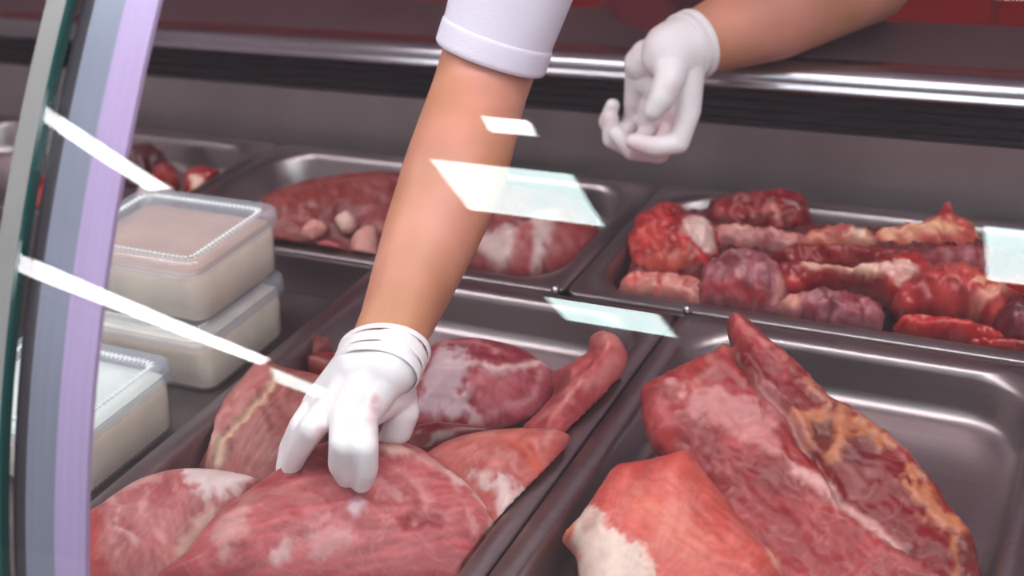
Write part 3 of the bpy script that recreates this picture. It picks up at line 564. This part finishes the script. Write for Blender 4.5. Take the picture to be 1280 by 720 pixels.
# --- back right tray: bony offcuts
GO = 'bony red offcuts in the rear tray'
RED = (190, 46, 48); RED2 = (140, 24, 32); MAUVE = (168, 92, 104); BONE = (226, 156, 136)
def off(label, pts, base, base2, paint=(), z=0.888, R=0.022, tf=0.018, tb=0.022, seed=1, mm=None, tilt=0.5, lump=0.004):
    q = np.array(cR(pts)); c = q.mean(0); q = c + (q - c) * 1.12; R *= 0.7; tf *= 1.15
    meat('meat_offcut', label, q, (c[0], c[1], z), base, base2, tilt=tilt, R=R, tf=tf, tb=tb, res=0.0028, lump=lump, lscale=26, m=mm or meat_wet, seed=seed, group=GO, paint=paint, rough_edge=6.5, blotch=16, ridge=0.0075, facets=5, sharp=0.36, grain=(random.choice((-20, 10, 40)), 0.25))
for (lab, pts, sd) in (('dark red layer under the offcuts beside the divider rim', [(120, 360), (200, 200), (330, 170), (560, 200), (600, 330), (560, 440), (330, 420), (200, 400)], 81),
                       ('dark red layer under the split rib and bones', [(600, 240), (760, 220), (1100, 250), (1180, 330), (1150, 420), (1000, 440), (860, 430), (640, 430), (590, 330)], 82),
                       ('dark red layer under the pieces at the right end', [(1180, 300), (1300, 320), (1500, 380), (1480, 560), (1300, 560), (1180, 500)], 83)):
    off(lab, pts, (122, 24, 30), (84, 16, 24), seed=sd, z=0.874, tf=0.012, tb=0.016, tilt=0.15)
off('dark red block leaning on the far rim of the offcut tray', [(368, 190), (362, 140), (400, 118), (480, 108), (560, 108), (612, 118), (632, 155), (615, 205), (545, 222), (440, 212)], (168, 34, 40), (116, 20, 28), seed=31, z=0.895,
    paint=[('l', cR([(380, 170), (460, 180), (550, 185)]), 8, (210, 90, 86), 0.7, 0, 4, 5), ('l', cR([(540, 180), (555, 210)]), 7, (226, 150, 136), 0.7, 0, 3, 3)])
off('red chunk with a white fat patch at the left of the offcuts', [(104, 265), (130, 215), (170, 172), (225, 150), (285, 175), (345, 205), (368, 270), (352, 325), (300, 352), (220, 368), (140, 345), (104, 305)], (200, 52, 50), RED2, seed=32, tf=0.026, R=0.03,
    paint=[('a', cR([(262, 225), (300, 200), (345, 220), (365, 290), (345, 312), (300, 290), (268, 255)]), 0, (236, 196, 190), 0.9, 0.002, 4, 6), ('a', cR([(130, 250), (200, 240), (240, 280), (200, 310), (140, 300)]), 0, (216, 78, 66), 0.7, 0, 6, 8), ('a', cR([(260, 170), (330, 190), (330, 205), (280, 205)]), 0, (110, 22, 34), 0.7, 0, 5, 5), ('l', cR([(180, 345), (270, 335)]), 18, (206, 96, 74), 0.7, 0, 6, 6)])
off('pale pink bone end with a red streak at the near rim', [(92, 378), (125, 350), (200, 348), (300, 358), (318, 395), (295, 425), (200, 412), (120, 398)], (232, 160, 150), (216, 122, 116), seed=33, z=0.886, R=0.014, tf=0.013,
    paint=[('l', cR([(208, 345), (198, 395)]), 10, (190, 36, 30), 0.9, 0, 3, 4), ('a', cR([(92, 378), (130, 355), (150, 380), (120, 398)]), 0, (206, 60, 58), 0.8, 0, 4, 5)])
off('long pale bone lying under the dark red block', [(352, 235), (372, 208), (440, 208), (540, 222), (622, 228), (636, 250), (600, 275), (540, 278), (470, 268), (390, 258)], (226, 164, 150), (196, 110, 112), seed=34, z=0.892, R=0.014, tf=0.014, paint=[('l', cR([(390, 250), (470, 250), (560, 268)]), 10, (170, 90, 106), 0.6, 0, 4, 5)])
off('dark red strip behind the long split rib', [(560, 300), (620, 265), (720, 270), (850, 280), (960, 275), (960, 310), (850, 330), (720, 335), (620, 330)], (150, 34, 42), RED2, seed=35, z=0.882)
off('mauve veined chunk in the middle of the near rim', [(322, 400), (350, 330), (400, 292), (455, 280), (515, 300), (556, 345), (580, 420), (540, 452), (440, 440), (350, 425)], (186, 110, 122), (130, 50, 62), seed=36, tf=0.024, R=0.03, mm=meat_plain,
    paint=[('a', cR([(330, 400), (420, 395), (500, 420), (520, 450), (420, 438), (340, 425)]), 0, (186, 44, 50), 0.7, 0, 6, 8), ('l', cR([(420, 300), (450, 340), (440, 390)]), 6, (212, 160, 160), 0.6, 0, 3, 6), ('l', cR([(530, 330), (560, 400), (545, 440)]), 9, (224, 150, 140), 0.7, 0, 4, 5), ('l', cR([(380, 320), (480, 330)]), 6, (110, 34, 48), 0.6, -0.001, 4, 6)])
off('long split rib with white bone across the offcuts', [(550, 335), (610, 318), (700, 335), (790, 345), (850, 310), (920, 288), (972, 300), (990, 350), (965, 405), (905, 428), (820, 400), (700, 385), (610, 405), (566, 395)], (196, 48, 52), (150, 28, 36), seed=37, z=0.892, tf=0.022,
    paint=[('l', cR([(640, 345), (720, 350), (800, 368), (870, 372), (920, 350)]), 15, (240, 190, 168), 0.95, 0.003, 3, 5), ('a', cR([(850, 365), (940, 345), (960, 380), (905, 420), (870, 395)]), 0, (236, 178, 170), 0.8, 0.001, 5, 10), ('l', cR([(580, 350), (640, 380), (740, 380)]), 12, (140, 20, 30), 0.7, 0, 4, 5)])
off('mauve bone with dark spots at the near rim', [(552, 450), (590, 422), (660, 405), (740, 402), (815, 415), (848, 450), (838, 498), (760, 500), (660, 485), (590, 470)], (186, 116, 124), (150, 62, 76), seed=38, z=0.887, R=0.018, tf=0.016, mm=meat_plain,
    paint=[('a', cR([(555, 450), (600, 425), (625, 445), (600, 470)]), 0, (224, 150, 130), 0.8, 0, 4, 4), ('l', cR([(680, 420), (720, 460), (700, 485)]), 6, (100, 24, 36), 0.7, 0, 3, 5), ('l', cR([(780, 440), (800, 490)]), 6, (120, 24, 34), 0.7, 0, 3, 5)])
off('short tan bone behind the split rib', [(632, 262), (650, 232), (720, 212), (800, 215), (832, 240), (826, 270), (760, 284), (680, 282)], (216, 140, 118), (178, 70, 66), seed=39, z=0.892, R=0.015, paint=[('a', cR([(765, 235), (815, 230), (820, 268), (770, 275)]), 0, (240, 200, 178), 0.85, 0, 4, 5)])
off('orange pink bone with a raised red tip at the far rim', [(836, 262), (850, 232), (940, 212), (1010, 192), (1030, 150), (1060, 148), (1075, 178), (1120, 200), (1138, 245), (1100, 268), (980, 278), (880, 282)], (222, 136, 112), (186, 64, 60), seed=40, z=0.893, R=0.016,
    paint=[('a', cR([(960, 205), (1025, 185), (1030, 150), (1062, 148), (1075, 190), (1000, 220)]), 0, (170, 26, 36), 0.9, 0, 4, 5), ('l', cR([(870, 250), (960, 240), (1060, 235)]), 12, (238, 176, 140), 0.8, 0.001, 4, 5), ('a', cR([(1080, 195), (1130, 220), (1125, 255), (1085, 240)]), 0, (206, 80, 72), 0.7, 0, 4, 4)])
off('mauve fatty strip beside the mirrored ceiling panel', [(960, 305), (1000, 282), (1090, 270), (1160, 275), (1175, 325), (1120, 345), (1040, 340), (980, 335)], (176, 100, 106), (140, 46, 54), seed=41, z=0.886, mm=meat_plain)
off('large red chunk with folded orange edge', [(908, 440), (930, 395), (985, 355), (1060, 330), (1130, 335), (1200, 375), (1244, 415), (1225, 460), (1190, 496), (1110, 478), (1000, 465), (930, 460)], (196, 66, 62), (160, 36, 42), seed=42, z=0.892, tf=0.026, R=0.03,
    paint=[('l', cR([(1130, 470), (1180, 440), (1215, 410), (1190, 380)]), 14, (230, 150, 128), 0.8, 0.002, 4, 5), ('a', cR([(1060, 340), (1130, 345), (1120, 400), (1070, 420), (1040, 380)]), 0, (206, 90, 84), 0.7, 0.001, 6, 6), ('a', cR([(1130, 400), (1160, 405), (1150, 430), (1130, 425)]), 0, (240, 180, 150), 0.8, 0, 3, 4), ('l', cR([(1080, 440), (1130, 470)]), 10, (130, 24, 30), 0.6, -0.002, 4, 5)])
off('flat red strip along the near rim below the large chunk', [(912, 490), (960, 472), (1040, 478), (1130, 495), (1200, 518), (1190, 540), (1110, 535), (1000, 525), (920, 512)], (206, 54, 52), (170, 34, 38), seed=43, z=0.884, R=0.012, tf=0.012, paint=[('a', cR([(955, 465), (1000, 468), (1000, 485), (960, 485)]), 0, (232, 150, 140), 0.8, 0, 3, 4)])
off('dark purple red piece at the right end of the offcuts', [(1196, 490), (1225, 445), (1270, 425), (1330, 430), (1370, 480), (1350, 560), (1280, 560), (1215, 530)], (120, 28, 46), (92, 22, 36), seed=44, z=0.888, tf=0.022)
off('bright red piece above the dark purple piece', [(1205, 400), (1230, 372), (1290, 362), (1360, 375), (1380, 420), (1300, 428), (1240, 428)], (200, 40, 42), (160, 30, 34), seed=45, z=0.888)
off('low red sliver at the near right rim', [(1130, 545), (1190, 530), (1280, 548), (1370, 570), (1360, 592), (1260, 575), (1170, 560)], (186, 46, 46), (150, 36, 40), seed=46, z=0.880, R=0.010, tf=0.010)

# --- back left tray: one long joint behind the arm
meat('meat_cut', 'long dark joint with white fat seams behind the forearm', [(322, 290), (325, 255), (352, 238), (400, 226), (470, 218), (560, 226), (640, 236), (700, 244), (735, 262), (748, 286), (738, 312), (705, 335), (660, 346), (600, 342), (520, 334), (430, 324), (360, 318), (330, 308)], (540, 290, 0.896), (150, 66, 66), (120, 44, 46), tilt=0.42, R=0.05, tf=0.022, tb=0.03, res=0.003, lump=0.006, lscale=55, m=meat_plain, seed=60, ridge=0.004, grain=(8, 0.2), sharp=0.45, rough_edge=3.0, group='cuts in the rear left trays',
     paint=[('a', cM([(100, 350), (180, 330), (260, 300), (330, 270), (390, 260), (370, 330), (330, 430), (300, 440), (310, 380), (280, 330), (260, 400), (200, 440), (140, 420)]), 0, (226, 192, 190), 0.9, 0.002, 6, 8), ('l', cM([(280, 330), (270, 380), (260, 440)]), 22, (176, 60, 66), 0.8, 0, 6, 5), ('a', cM([(400, 270), (530, 290), (520, 340), (440, 420), (360, 440), (380, 350)]), 0, (172, 66, 70), 0.7, 0, 12, 8),
            ('a', cM([(80, 410), (140, 400), (190, 430), (120, 440)]), 0, (150, 50, 60), 0.7, 0, 6, 6), ('a', [(325, 262), (420, 232), (470, 228), (470, 270), (400, 276), (330, 300)], 0, (142, 58, 52), 0.7, 0, 12, 6)])
def cube(label, pts, z, base, base2, seed, grp='fat pieces beside the long joint', **k):
    q = np.array(cL(pts)); c = q.mean(0); q = c + (q - c) * 1.12
    meat('fat_piece', label, q, (c[0], c[1], z), base, base2, tilt=0.55, R=0.008, tf=0.009, tb=0.012, res=0.0022, lump=0.002, lscale=16, facets=4, sharp=0.36, rough_edge=2.5, m=meat_plain, seed=seed, group=grp, **k)
cube('small white fat piece on the long joint, closest to the far rim', [(842, 430), (870, 410), (910, 425), (918, 460), (890, 478), (855, 468)], 0.925, (232, 190, 178), (216, 150, 142), 61)
cube('small pink fat piece on the long joint, closest to the stacked boxes', [(715, 470), (745, 440), (795, 450), (800, 480), (760, 500), (725, 495)], 0.920, (226, 160, 152), (206, 120, 116), 62)
cube('flat pink fat piece at the near rim of the long joint tray', [(770, 535), (800, 515), (850, 530), (860, 555), (810, 562)], 0.904, (216, 120, 122), (190, 84, 90), 63)
cube('upright pale fat piece touching the forearm', [(900, 560), (905, 500), (940, 470), (985, 475), (985, 575), (930, 580)], 0.908, (226, 170, 160), (206, 130, 126), 64)
# --- far left tray: red chunks behind the boxes
GC = 'small chunks behind the lidded boxes'
def chunk(label, pts, z, base, base2, seed, paint=()):
    q = np.array(cL(pts)); c = q.mean(0); q = c + (q - c) * 1.15
    meat('meat_chunk', label, q, (c[0], c[1], z), base, base2, tilt=0.5, R=0.014, tf=0.018, tb=0.02, res=0.003, lump=0.004, lscale=16, facets=5, sharp=0.36, rough_edge=3.5, ridge=0.003, m=meat_wet, seed=seed, group=GC, paint=paint)
chunk('red chunk with a white fat spot behind the topmost box', [(275, 300), (300, 258), (350, 245), (395, 265), (395, 310), (360, 350), (310, 350), (280, 335)], 0.888, (190, 50, 48), (150, 30, 34), 71, [('a', cL([(310, 310), (345, 300), (362, 330), (335, 352), (310, 340)]), 0, (240, 196, 178), 0.95, 0, 4, 4)])
chunk('pinkish red chunk between the fat spotted chunk and the pale chunk', [(150, 290), (165, 245), (205, 232), (245, 250), (250, 300), (215, 325), (170, 315)], 0.888, (186, 70, 68), (140, 34, 38), 72)
chunk('pale fatty chunk behind the topmost box', [(100, 345), (110, 312), (160, 302), (225, 315), (235, 350), (180, 366), (110, 365)], 0.888, (222, 206, 196), (196, 160, 150), 73)
chunk('dark maroon chunk furthest along behind the boxes', [(40, 250), (60, 190), (130, 170), (190, 200), (190, 250), (110, 290), (50, 290)], 0.888, (86, 26, 32), (60, 18, 24), 74)
chunk('red chunk partly hidden by the lilac post', [(-380, 360), (-330, 300), (-250, 290), (-220, 350), (-270, 400), (-350, 400)], 0.890, (176, 40, 38), (130, 28, 30), 75)

# ------------------------------------------------------------------ the butcher
def capsule(p, r, q, s, seg=16, cap0=True, cap1=True):
    p, q = np.array(p, float), np.array(q, float); d = q - p; L = np.linalg.norm(d); d /= L
    a = np.cross(d, [0.31, 0.2, 0.93]); a /= np.linalg.norm(a); b = np.cross(d, a); R = []
    if cap0:
        for t in (85, 65, 45, 22): t = math.radians(t); R.append((p - d * r * math.sin(t), r * math.cos(t)))
    R.append((p, r)); R.append((q, s))
    if cap1:
        for t in (22, 45, 65, 85): t = math.radians(t); R.append((q + d * s * math.sin(t), s * math.cos(t)))
    rings = [[c + rad * (a * math.cos(2 * math.pi * j / seg) + b * math.sin(2 * math.pi * j / seg)) for j in range(seg)] for c, rad in R]
    return loft(rings, True, True, True)
def ellipsoid(c, r, rz=0.0, tiltx=0.0):
    bm = bmesh.new(); bmesh.ops.create_uvsphere(bm, u_segments=20, v_segments=14, radius=1)
    M = Matrix.Translation(c) @ Matrix.Rotation(rz, 4, 'Z') @ Matrix.Rotation(tiltx, 4, 'X') @ Matrix.Diagonal((*r, 1))
    v = [M @ x.co for x in bm.verts]; f = [tuple(y.index for y in x.verts) for x in bm.faces]; bm.free(); return v, f
def organic(name, parts, voxel, m, parent, smooth=6, factor=0.5):
    V, Fc = [], []
    for v, f in parts:
        k = len(V); V += [tuple(map(float, p)) for p in v]; Fc += [tuple(k + i for i in q) for q in f]
    me = fix_parts(V, Fc, name); o = bpy.data.objects.new(name, me); COL.objects.link(o)
    rm = o.modifiers.new('r', 'REMESH'); rm.mode = 'VOXEL'; rm.voxel_size = voxel
    if smooth: s = o.modifiers.new('s', 'SMOOTH'); s.iterations = smooth; s.factor = factor
    dg = bpy.context.evaluated_depsgraph_get(); ev = o.evaluated_get(dg); new = bpy.data.meshes.new_from_object(ev)
    o.modifiers.clear(); o.data = new; new.materials.clear(); new.materials.append(m); new.name = name
    new.polygons.foreach_set('use_smooth', [True] * len(new.polygons))
    if parent: o.parent = parent; o.matrix_parent_inverse = parent.matrix_world.inverted()
    return o
def fix_parts(V, Fc, name):
    return fix(mesh(name, V, Fc))
def chain(pts, rad, **k): return [capsule(pts[i], rad[i], pts[i + 1], rad[i + 1], **k) for i in range(len(pts) - 1)]

person = empty('person', (-0.55, 1.62, 0.0))
tag(person, 'butcher in a white shirt reaching over the rail with white gloves', 'person')
# right arm (reaches into the tray)
W1 = Pz(474, 454, 1.000); M1 = Pz(567, 222, 1.083); E1 = Pz(600, 112, 1.126)
S1 = E1 + np.array([0.085, 0.085, 0.262])
FA1 = [W1, Pz(497, 400, 1.008), Pz(534, 306, 1.046), M1, E1]; FR1 = [0.0235, 0.0300, 0.0385, 0.0440, 0.0415]
# left arm (hovers over the rear rail)
W2 = Py(856, 60, 1.175); E2 = W2 + 0.255 * (Py(1003, 2, 1.31) - W2) / np.linalg.norm(Py(1003, 2, 1.31) - W2)
S2 = np.array([-0.20, 1.27, 1.39])
HIP = np.array([-0.56, 1.66, 0.93]); CH = (S1 + S2) / 2 + np.array([-0.04, 0.19, -0.07]); NK = (S1 + S2) / 2 + np.array([0.0, 0.0, 0.06]); HD = NK + np.array([0.01, -0.07, 0.16])
def tor(g):   # torso, grown by g
    P = [ellipsoid(HIP, (0.165 + g, 0.115 + g, 0.13 + g)), ellipsoid(HIP * 0.5 + CH * 0.5, (0.155 + g, 0.115 + g, 0.16 + g)), ellipsoid(CH, (0.175 + g, 0.12 + g, 0.16 + g), 0.25)]
    P += [capsule(S1, 0.058 + g, CH + np.array([-0.02, 0, 0.07]), 0.09 + g), capsule(S2, 0.058 + g, CH + np.array([0.02, 0, 0.07]), 0.09 + g)]
    return P
LAT1 = Pz(452, 522, 0.974) - Pz(397, 505, 0.969); D1 = FA1[1] - W1; D1 /= np.linalg.norm(D1); LAT1 -= D1 * (LAT1 @ D1); LAT1 /= np.linalg.norm(LAT1)
DOR1 = np.cross(D1, LAT1); DOR1 *= np.sign(DOR1 @ (CAM - W1))
parts = tor(0.0) + chain(FA1[1:], FR1[1:]) + [capsule(W1 + D1 * 0.004 + LAT1 * 0.0095 * k, 0.0205, FA1[2], 0.030) for k in (-1, 1)] + chain([E1, S1], [0.0415, 0.050]) + chain([W2, W2 * 0.55 + E2 * 0.45, E2, S2], [0.031, 0.050, 0.052, 0.055])
parts += [capsule(NK - np.array([0, 0, 0.04]), 0.058, HD, 0.05), ellipsoid(HD + np.array([0, -0.01, 0.03]), (0.076, 0.095, 0.112)), ellipsoid(HD + np.array([0, -0.035, -0.035]), (0.056, 0.06, 0.06)), capsule(HD + np.array([0, -0.105, 0.025]), 0.009, HD + np.array([0, -0.118, -0.008]), 0.014)]
for s in (-1, 1): parts += [ellipsoid(HD + np.array([0.076 * s, 0.005, 0.015]), (0.012, 0.02, 0.032))]
parts += [capsule(W1, 0.018, W1 * 0.7 + Pz(430, 515, 0.975) * 0.3, 0.010), capsule(W2, 0.029, W2 * 0.6 + Py(833, 140, 1.16) * 0.4, 0.022)]
body = organic('body', parts, 0.005, skin, person, 10)
for s in (-1, 1): link('eye', mesh('eye', *ellipsoid(HD + np.array([0.032 * s, -0.094, 0.03]), (0.013, 0.009, 0.009))), eye_mat, person, True)
link('mouth', mesh('mouth', *ellipsoid(HD + np.array([0, -0.093, -0.048]), (0.024, 0.008, 0.007))), lip_mat, person, True)
organic('hair', [ellipsoid(HD + np.array([0, 0.008, 0.055]), (0.084, 0.098, 0.098)), ellipsoid(HD + np.array([0, 0.045, 0.01]), (0.078, 0.066, 0.085))], 0.006, hair_mat, person, 4)
# legs
for s in (-1, 1):
    x = HIP[0] + 0.09 * s
    organic('trouser_leg', [capsule((x, 1.68, 0.88), 0.10, (x, 1.66, 0.48), 0.07), capsule((x, 1.66, 0.48), 0.07, (x, 1.70, 0.10), 0.055, cap1=False)], 0.008, trouser_mat, person, 4)
    organic('shoe', [capsule((x, 1.72, 0.05), 0.048, (x, 1.56, 0.042), 0.04), capsule((x, 1.70, 0.09), 0.05, (x, 1.70, 0.05), 0.05)], 0.008, black, person, 3)
# shirt with short sleeves
up1 = (S1 - E1) / np.linalg.norm(S1 - E1); up2 = (S2 - E2) / np.linalg.norm(S2 - E2)
HEM1 = E1 + up1 * 0.028; H1d = S1 - HEM1; H1d /= np.linalg.norm(H1d)
shirt_parts = tor(0.012) + [capsule(HEM1, 0.0470, S1, 0.064, 28, False, True), capsule(E2 + up2 * 0.09, 0.066, S2, 0.076, 24, False, True), capsule(NK - np.array([0, 0, 0.06]), 0.085, NK + np.array([0, -0.005, 0.0]), 0.070, 24, True, False)]
shirt = organic('shirt', shirt_parts, 0.005, shirt_mat, person, 4)
def band(name, c, d, r, w, th, m, parent, seg=48, lat=None, wide=0.0):
    d = d / np.linalg.norm(d); a = np.cross(d, [0.31, 0.2, 0.93])
    if lat is not None: a = lat - d * (lat @ d)
    a /= np.linalg.norm(a); b = np.cross(d, a); R = []
    for k in range(13):
        t = k / 12; off_ = (t - 0.5) * w; rr = r + th * math.sqrt(max(0, 1 - (2 * t - 1) ** 6))
        R.append([c + d * off_ + (rr + wide) * a * math.cos(2 * math.pi * j / seg) + rr * b * math.sin(2 * math.pi * j / seg) for j in range(seg)])
    v, f = loft(R, True); return link(name, fix(mesh(name, v, f)), m, parent, True)
band('sleeve_hem', HEM1 + H1d * 0.012, H1d, 0.0475, 0.024, 0.002, shirt_mat, shirt)
band('sleeve_hem', E2 + up2 * 0.102, up2, 0.066, 0.026, 0.002, shirt_mat, shirt)
# apron: bib and skirt in front of the shirt
fwd = np.array([0.0, -0.022, -0.012])
organic('apron', [ellipsoid(HIP + fwd, (0.19, 0.13, 0.15)), ellipsoid(HIP * 0.5 + CH * 0.5 + fwd, (0.185, 0.13, 0.175)), ellipsoid(CH * 0.75 + HIP * 0.25 + fwd * 1.4, (0.17, 0.13, 0.15)), ellipsoid((HIP[0], 1.61, 0.66), (0.19, 0.09, 0.30))], 0.008, apron_mat, person, 6)

# gloves ----------------------------------------------------------------
def stain(o, spots):
    me = o.data; n = len(me.vertices); a = np.empty(n * 3); me.vertices.foreach_get('co', a); a = a.reshape(-1, 3); px = px_of(a); v = np.zeros(n)
    for (x, y, r, al) in spots:
        d = np.hypot(px[:, 0] - x, px[:, 1] - y) + 3 * nz(px, 7, 5); v = np.maximum(v, al * np.clip(1.3 - d / r, 0, 1))
    at = me.attributes.new('stain', 'FLOAT', 'POINT'); at.data.foreach_set('value', v)
def glove(name, palm, fingers, cuffs, wrist_parts):
    parts = list(palm) + list(wrist_parts)
    for pts, rad in fingers: parts += chain(pts, rad, seg=14)
    g = organic(name, parts, 0.0018, glove_mat, person, 9)
    return g
# right hand on the meat
mcp = [Pz(452, 522, 0.974), Pz(431, 519, 0.979), Pz(411, 513, 0.976), Pz(397, 505, 0.969)]
palm = []
for k, q in enumerate(mcp): palm += [capsule(W1 - D1 * 0.004 + LAT1 * (0.016, 0.005, -0.006, -0.015)[k] + DOR1 * 0.004, 0.0185, q, 0.0122)]
palm += [capsule(mcp[0], 0.012, mcp[1], 0.012), capsule(mcp[1], 0.012, mcp[2], 0.0118), capsule(mcp[2], 0.0115, mcp[3], 0.011), capsule(W1 + LAT1 * 0.012, 0.019, Pz(490, 490, 0.972), 0.0185), capsule(Pz(490, 490, 0.972), 0.017, mcp[0], 0.0115)]
fingers = [([mcp[0], Pz(455, 558, 0.974), Pz(456, 586, 0.953), Pz(452, 603, 0.938)], [0.0122, 0.0108, 0.0100, 0.0084]),
           ([mcp[1], Pz(430, 554, 0.978), Pz(427, 580, 0.955), Pz(433, 596, 0.940)], [0.0122, 0.0110, 0.0102, 0.0086]),
           ([mcp[2], Pz(390, 534, 0.974), Pz(373, 562, 0.950), Pz(364, 583, 0.932)], [0.0118, 0.0106, 0.0096, 0.0080]),
           ([mcp[3], Pz(377, 532, 0.964), Pz(363, 560, 0.940), Pz(356, 585, 0.924)], [0.0108, 0.0096, 0.0088, 0.0074]),
           ([Pz(492, 486, 0.970), Pz(503, 514, 0.955), Pz(497, 538, 0.938), Pz(484, 554, 0.924)], [0.018, 0.0136, 0.0120, 0.0092])]
d1 = FA1[1] - W1; d1 /= np.linalg.norm(d1)
g1 = glove('glove', palm, fingers, None, [capsule(W1 - D1 * 0.006 + LAT1 * k, 0.0225, W1 + D1 * 0.013 + LAT1 * k, 0.0238, 24, True, False) for k in (-0.011, -0.004, 0.004, 0.011)])
for k, (t, r, wd) in enumerate(((0.0130, 0.0252, 0.005), (0.0035, 0.0246, 0.011), (-0.008, 0.0240, 0.009))):
    band('rolled_cuff', W1 + D1 * t, D1 + LAT1 * 0.05 * k, r, wd, 0.0014, glove_mat, g1, lat=LAT1, wide=0.0110)
stain(g1, [(470, 500, 8, 0.5), (468, 512, 9, 0.4), (462, 524, 8, 0.3), (400, 540, 9, 0.35), (440, 604, 6, 0.2)])
# left hand, cupped above the rear trays
def q2(x, y, dep): return Py(720 + x / 3.273, y / 3.273, dep)
m2 = [q2(462, 455, 1.145), q2(410, 490, 1.165), q2(345, 490, 1.185), q2(245, 475, 1.200)]
palm = []
for k, q in enumerate(m2): palm += [capsule(W2 + (q - m2[1]) * 0.32, 0.019, q, 0.0125)]
palm += [capsule(m2[i], 0.0125, m2[i + 1], 0.012) for i in range(3)] + [capsule(W2, 0.024, q2(360, 230, 1.155), 0.023), capsule(q2(268, 270, 1.19), 0.0175, m2[3], 0.0135), capsule(q2(290, 230, 1.18), 0.018, q2(262, 400, 1.195), 0.017), capsule(W2, 0.022, q2(270, 260, 1.18), 0.019), capsule(q2(330, 420, 1.18), 0.015, q2(300, 500, 1.185), 0.013), capsule(q2(330, 330, 1.18), 0.019, q2(390, 450, 1.165), 0.014), capsule(q2(400, 330, 1.165), 0.018, q2(430, 440, 1.155), 0.014), capsule(W2, 0.022, q2(300, 320, 1.185), 0.02)]
fingers = [([m2[0], q2(420, 585, 1.130), q2(320, 600, 1.115), q2(235, 578, 1.108)], [0.0125, 0.0112, 0.0105, 0.0088]),
           ([m2[1], q2(340, 625, 1.150), q2(230, 615, 1.135), q2(165, 545, 1.135)], [0.0125, 0.0115, 0.0105, 0.009]),
           ([m2[2], q2(240, 610, 1.170), q2(145, 570, 1.160), q2(140, 480, 1.162)], [0.012, 0.011, 0.010, 0.0088]),
           ([m2[3], q2(190, 560, 1.185), q2(125, 500, 1.180), q2(150, 432, 1.182)], [0.011, 0.010, 0.0092, 0.008]),
           ([q2(385, 250, 1.15), q2(385, 320, 1.130), q2(352, 400, 1.118), q2(318, 452, 1.112)], [0.021, 0.0155, 0.0135, 0.0105])]
d2 = E2 - W2; d2 /= np.linalg.norm(d2)
g2 = glove('glove', palm, fingers, None, [capsule(W2 - d2 * 0.015, 0.032, W2 + d2 * 0.012, 0.0335, 28, True, False)])
for k, (t, r, wd) in enumerate(((0.012, 0.0335, 0.008), (0.002, 0.0328, 0.008))):
    band('rolled_cuff', W2 + d2 * t, d2, r, wd, 0.0026, glove_mat, g2)
stain(g2, [(838, 150, 14, 0.3), (825, 160, 12, 0.3), (756, 150, 12, 0.25), (800, 186, 26, 0.2), (840, 112, 10, 0.2)])
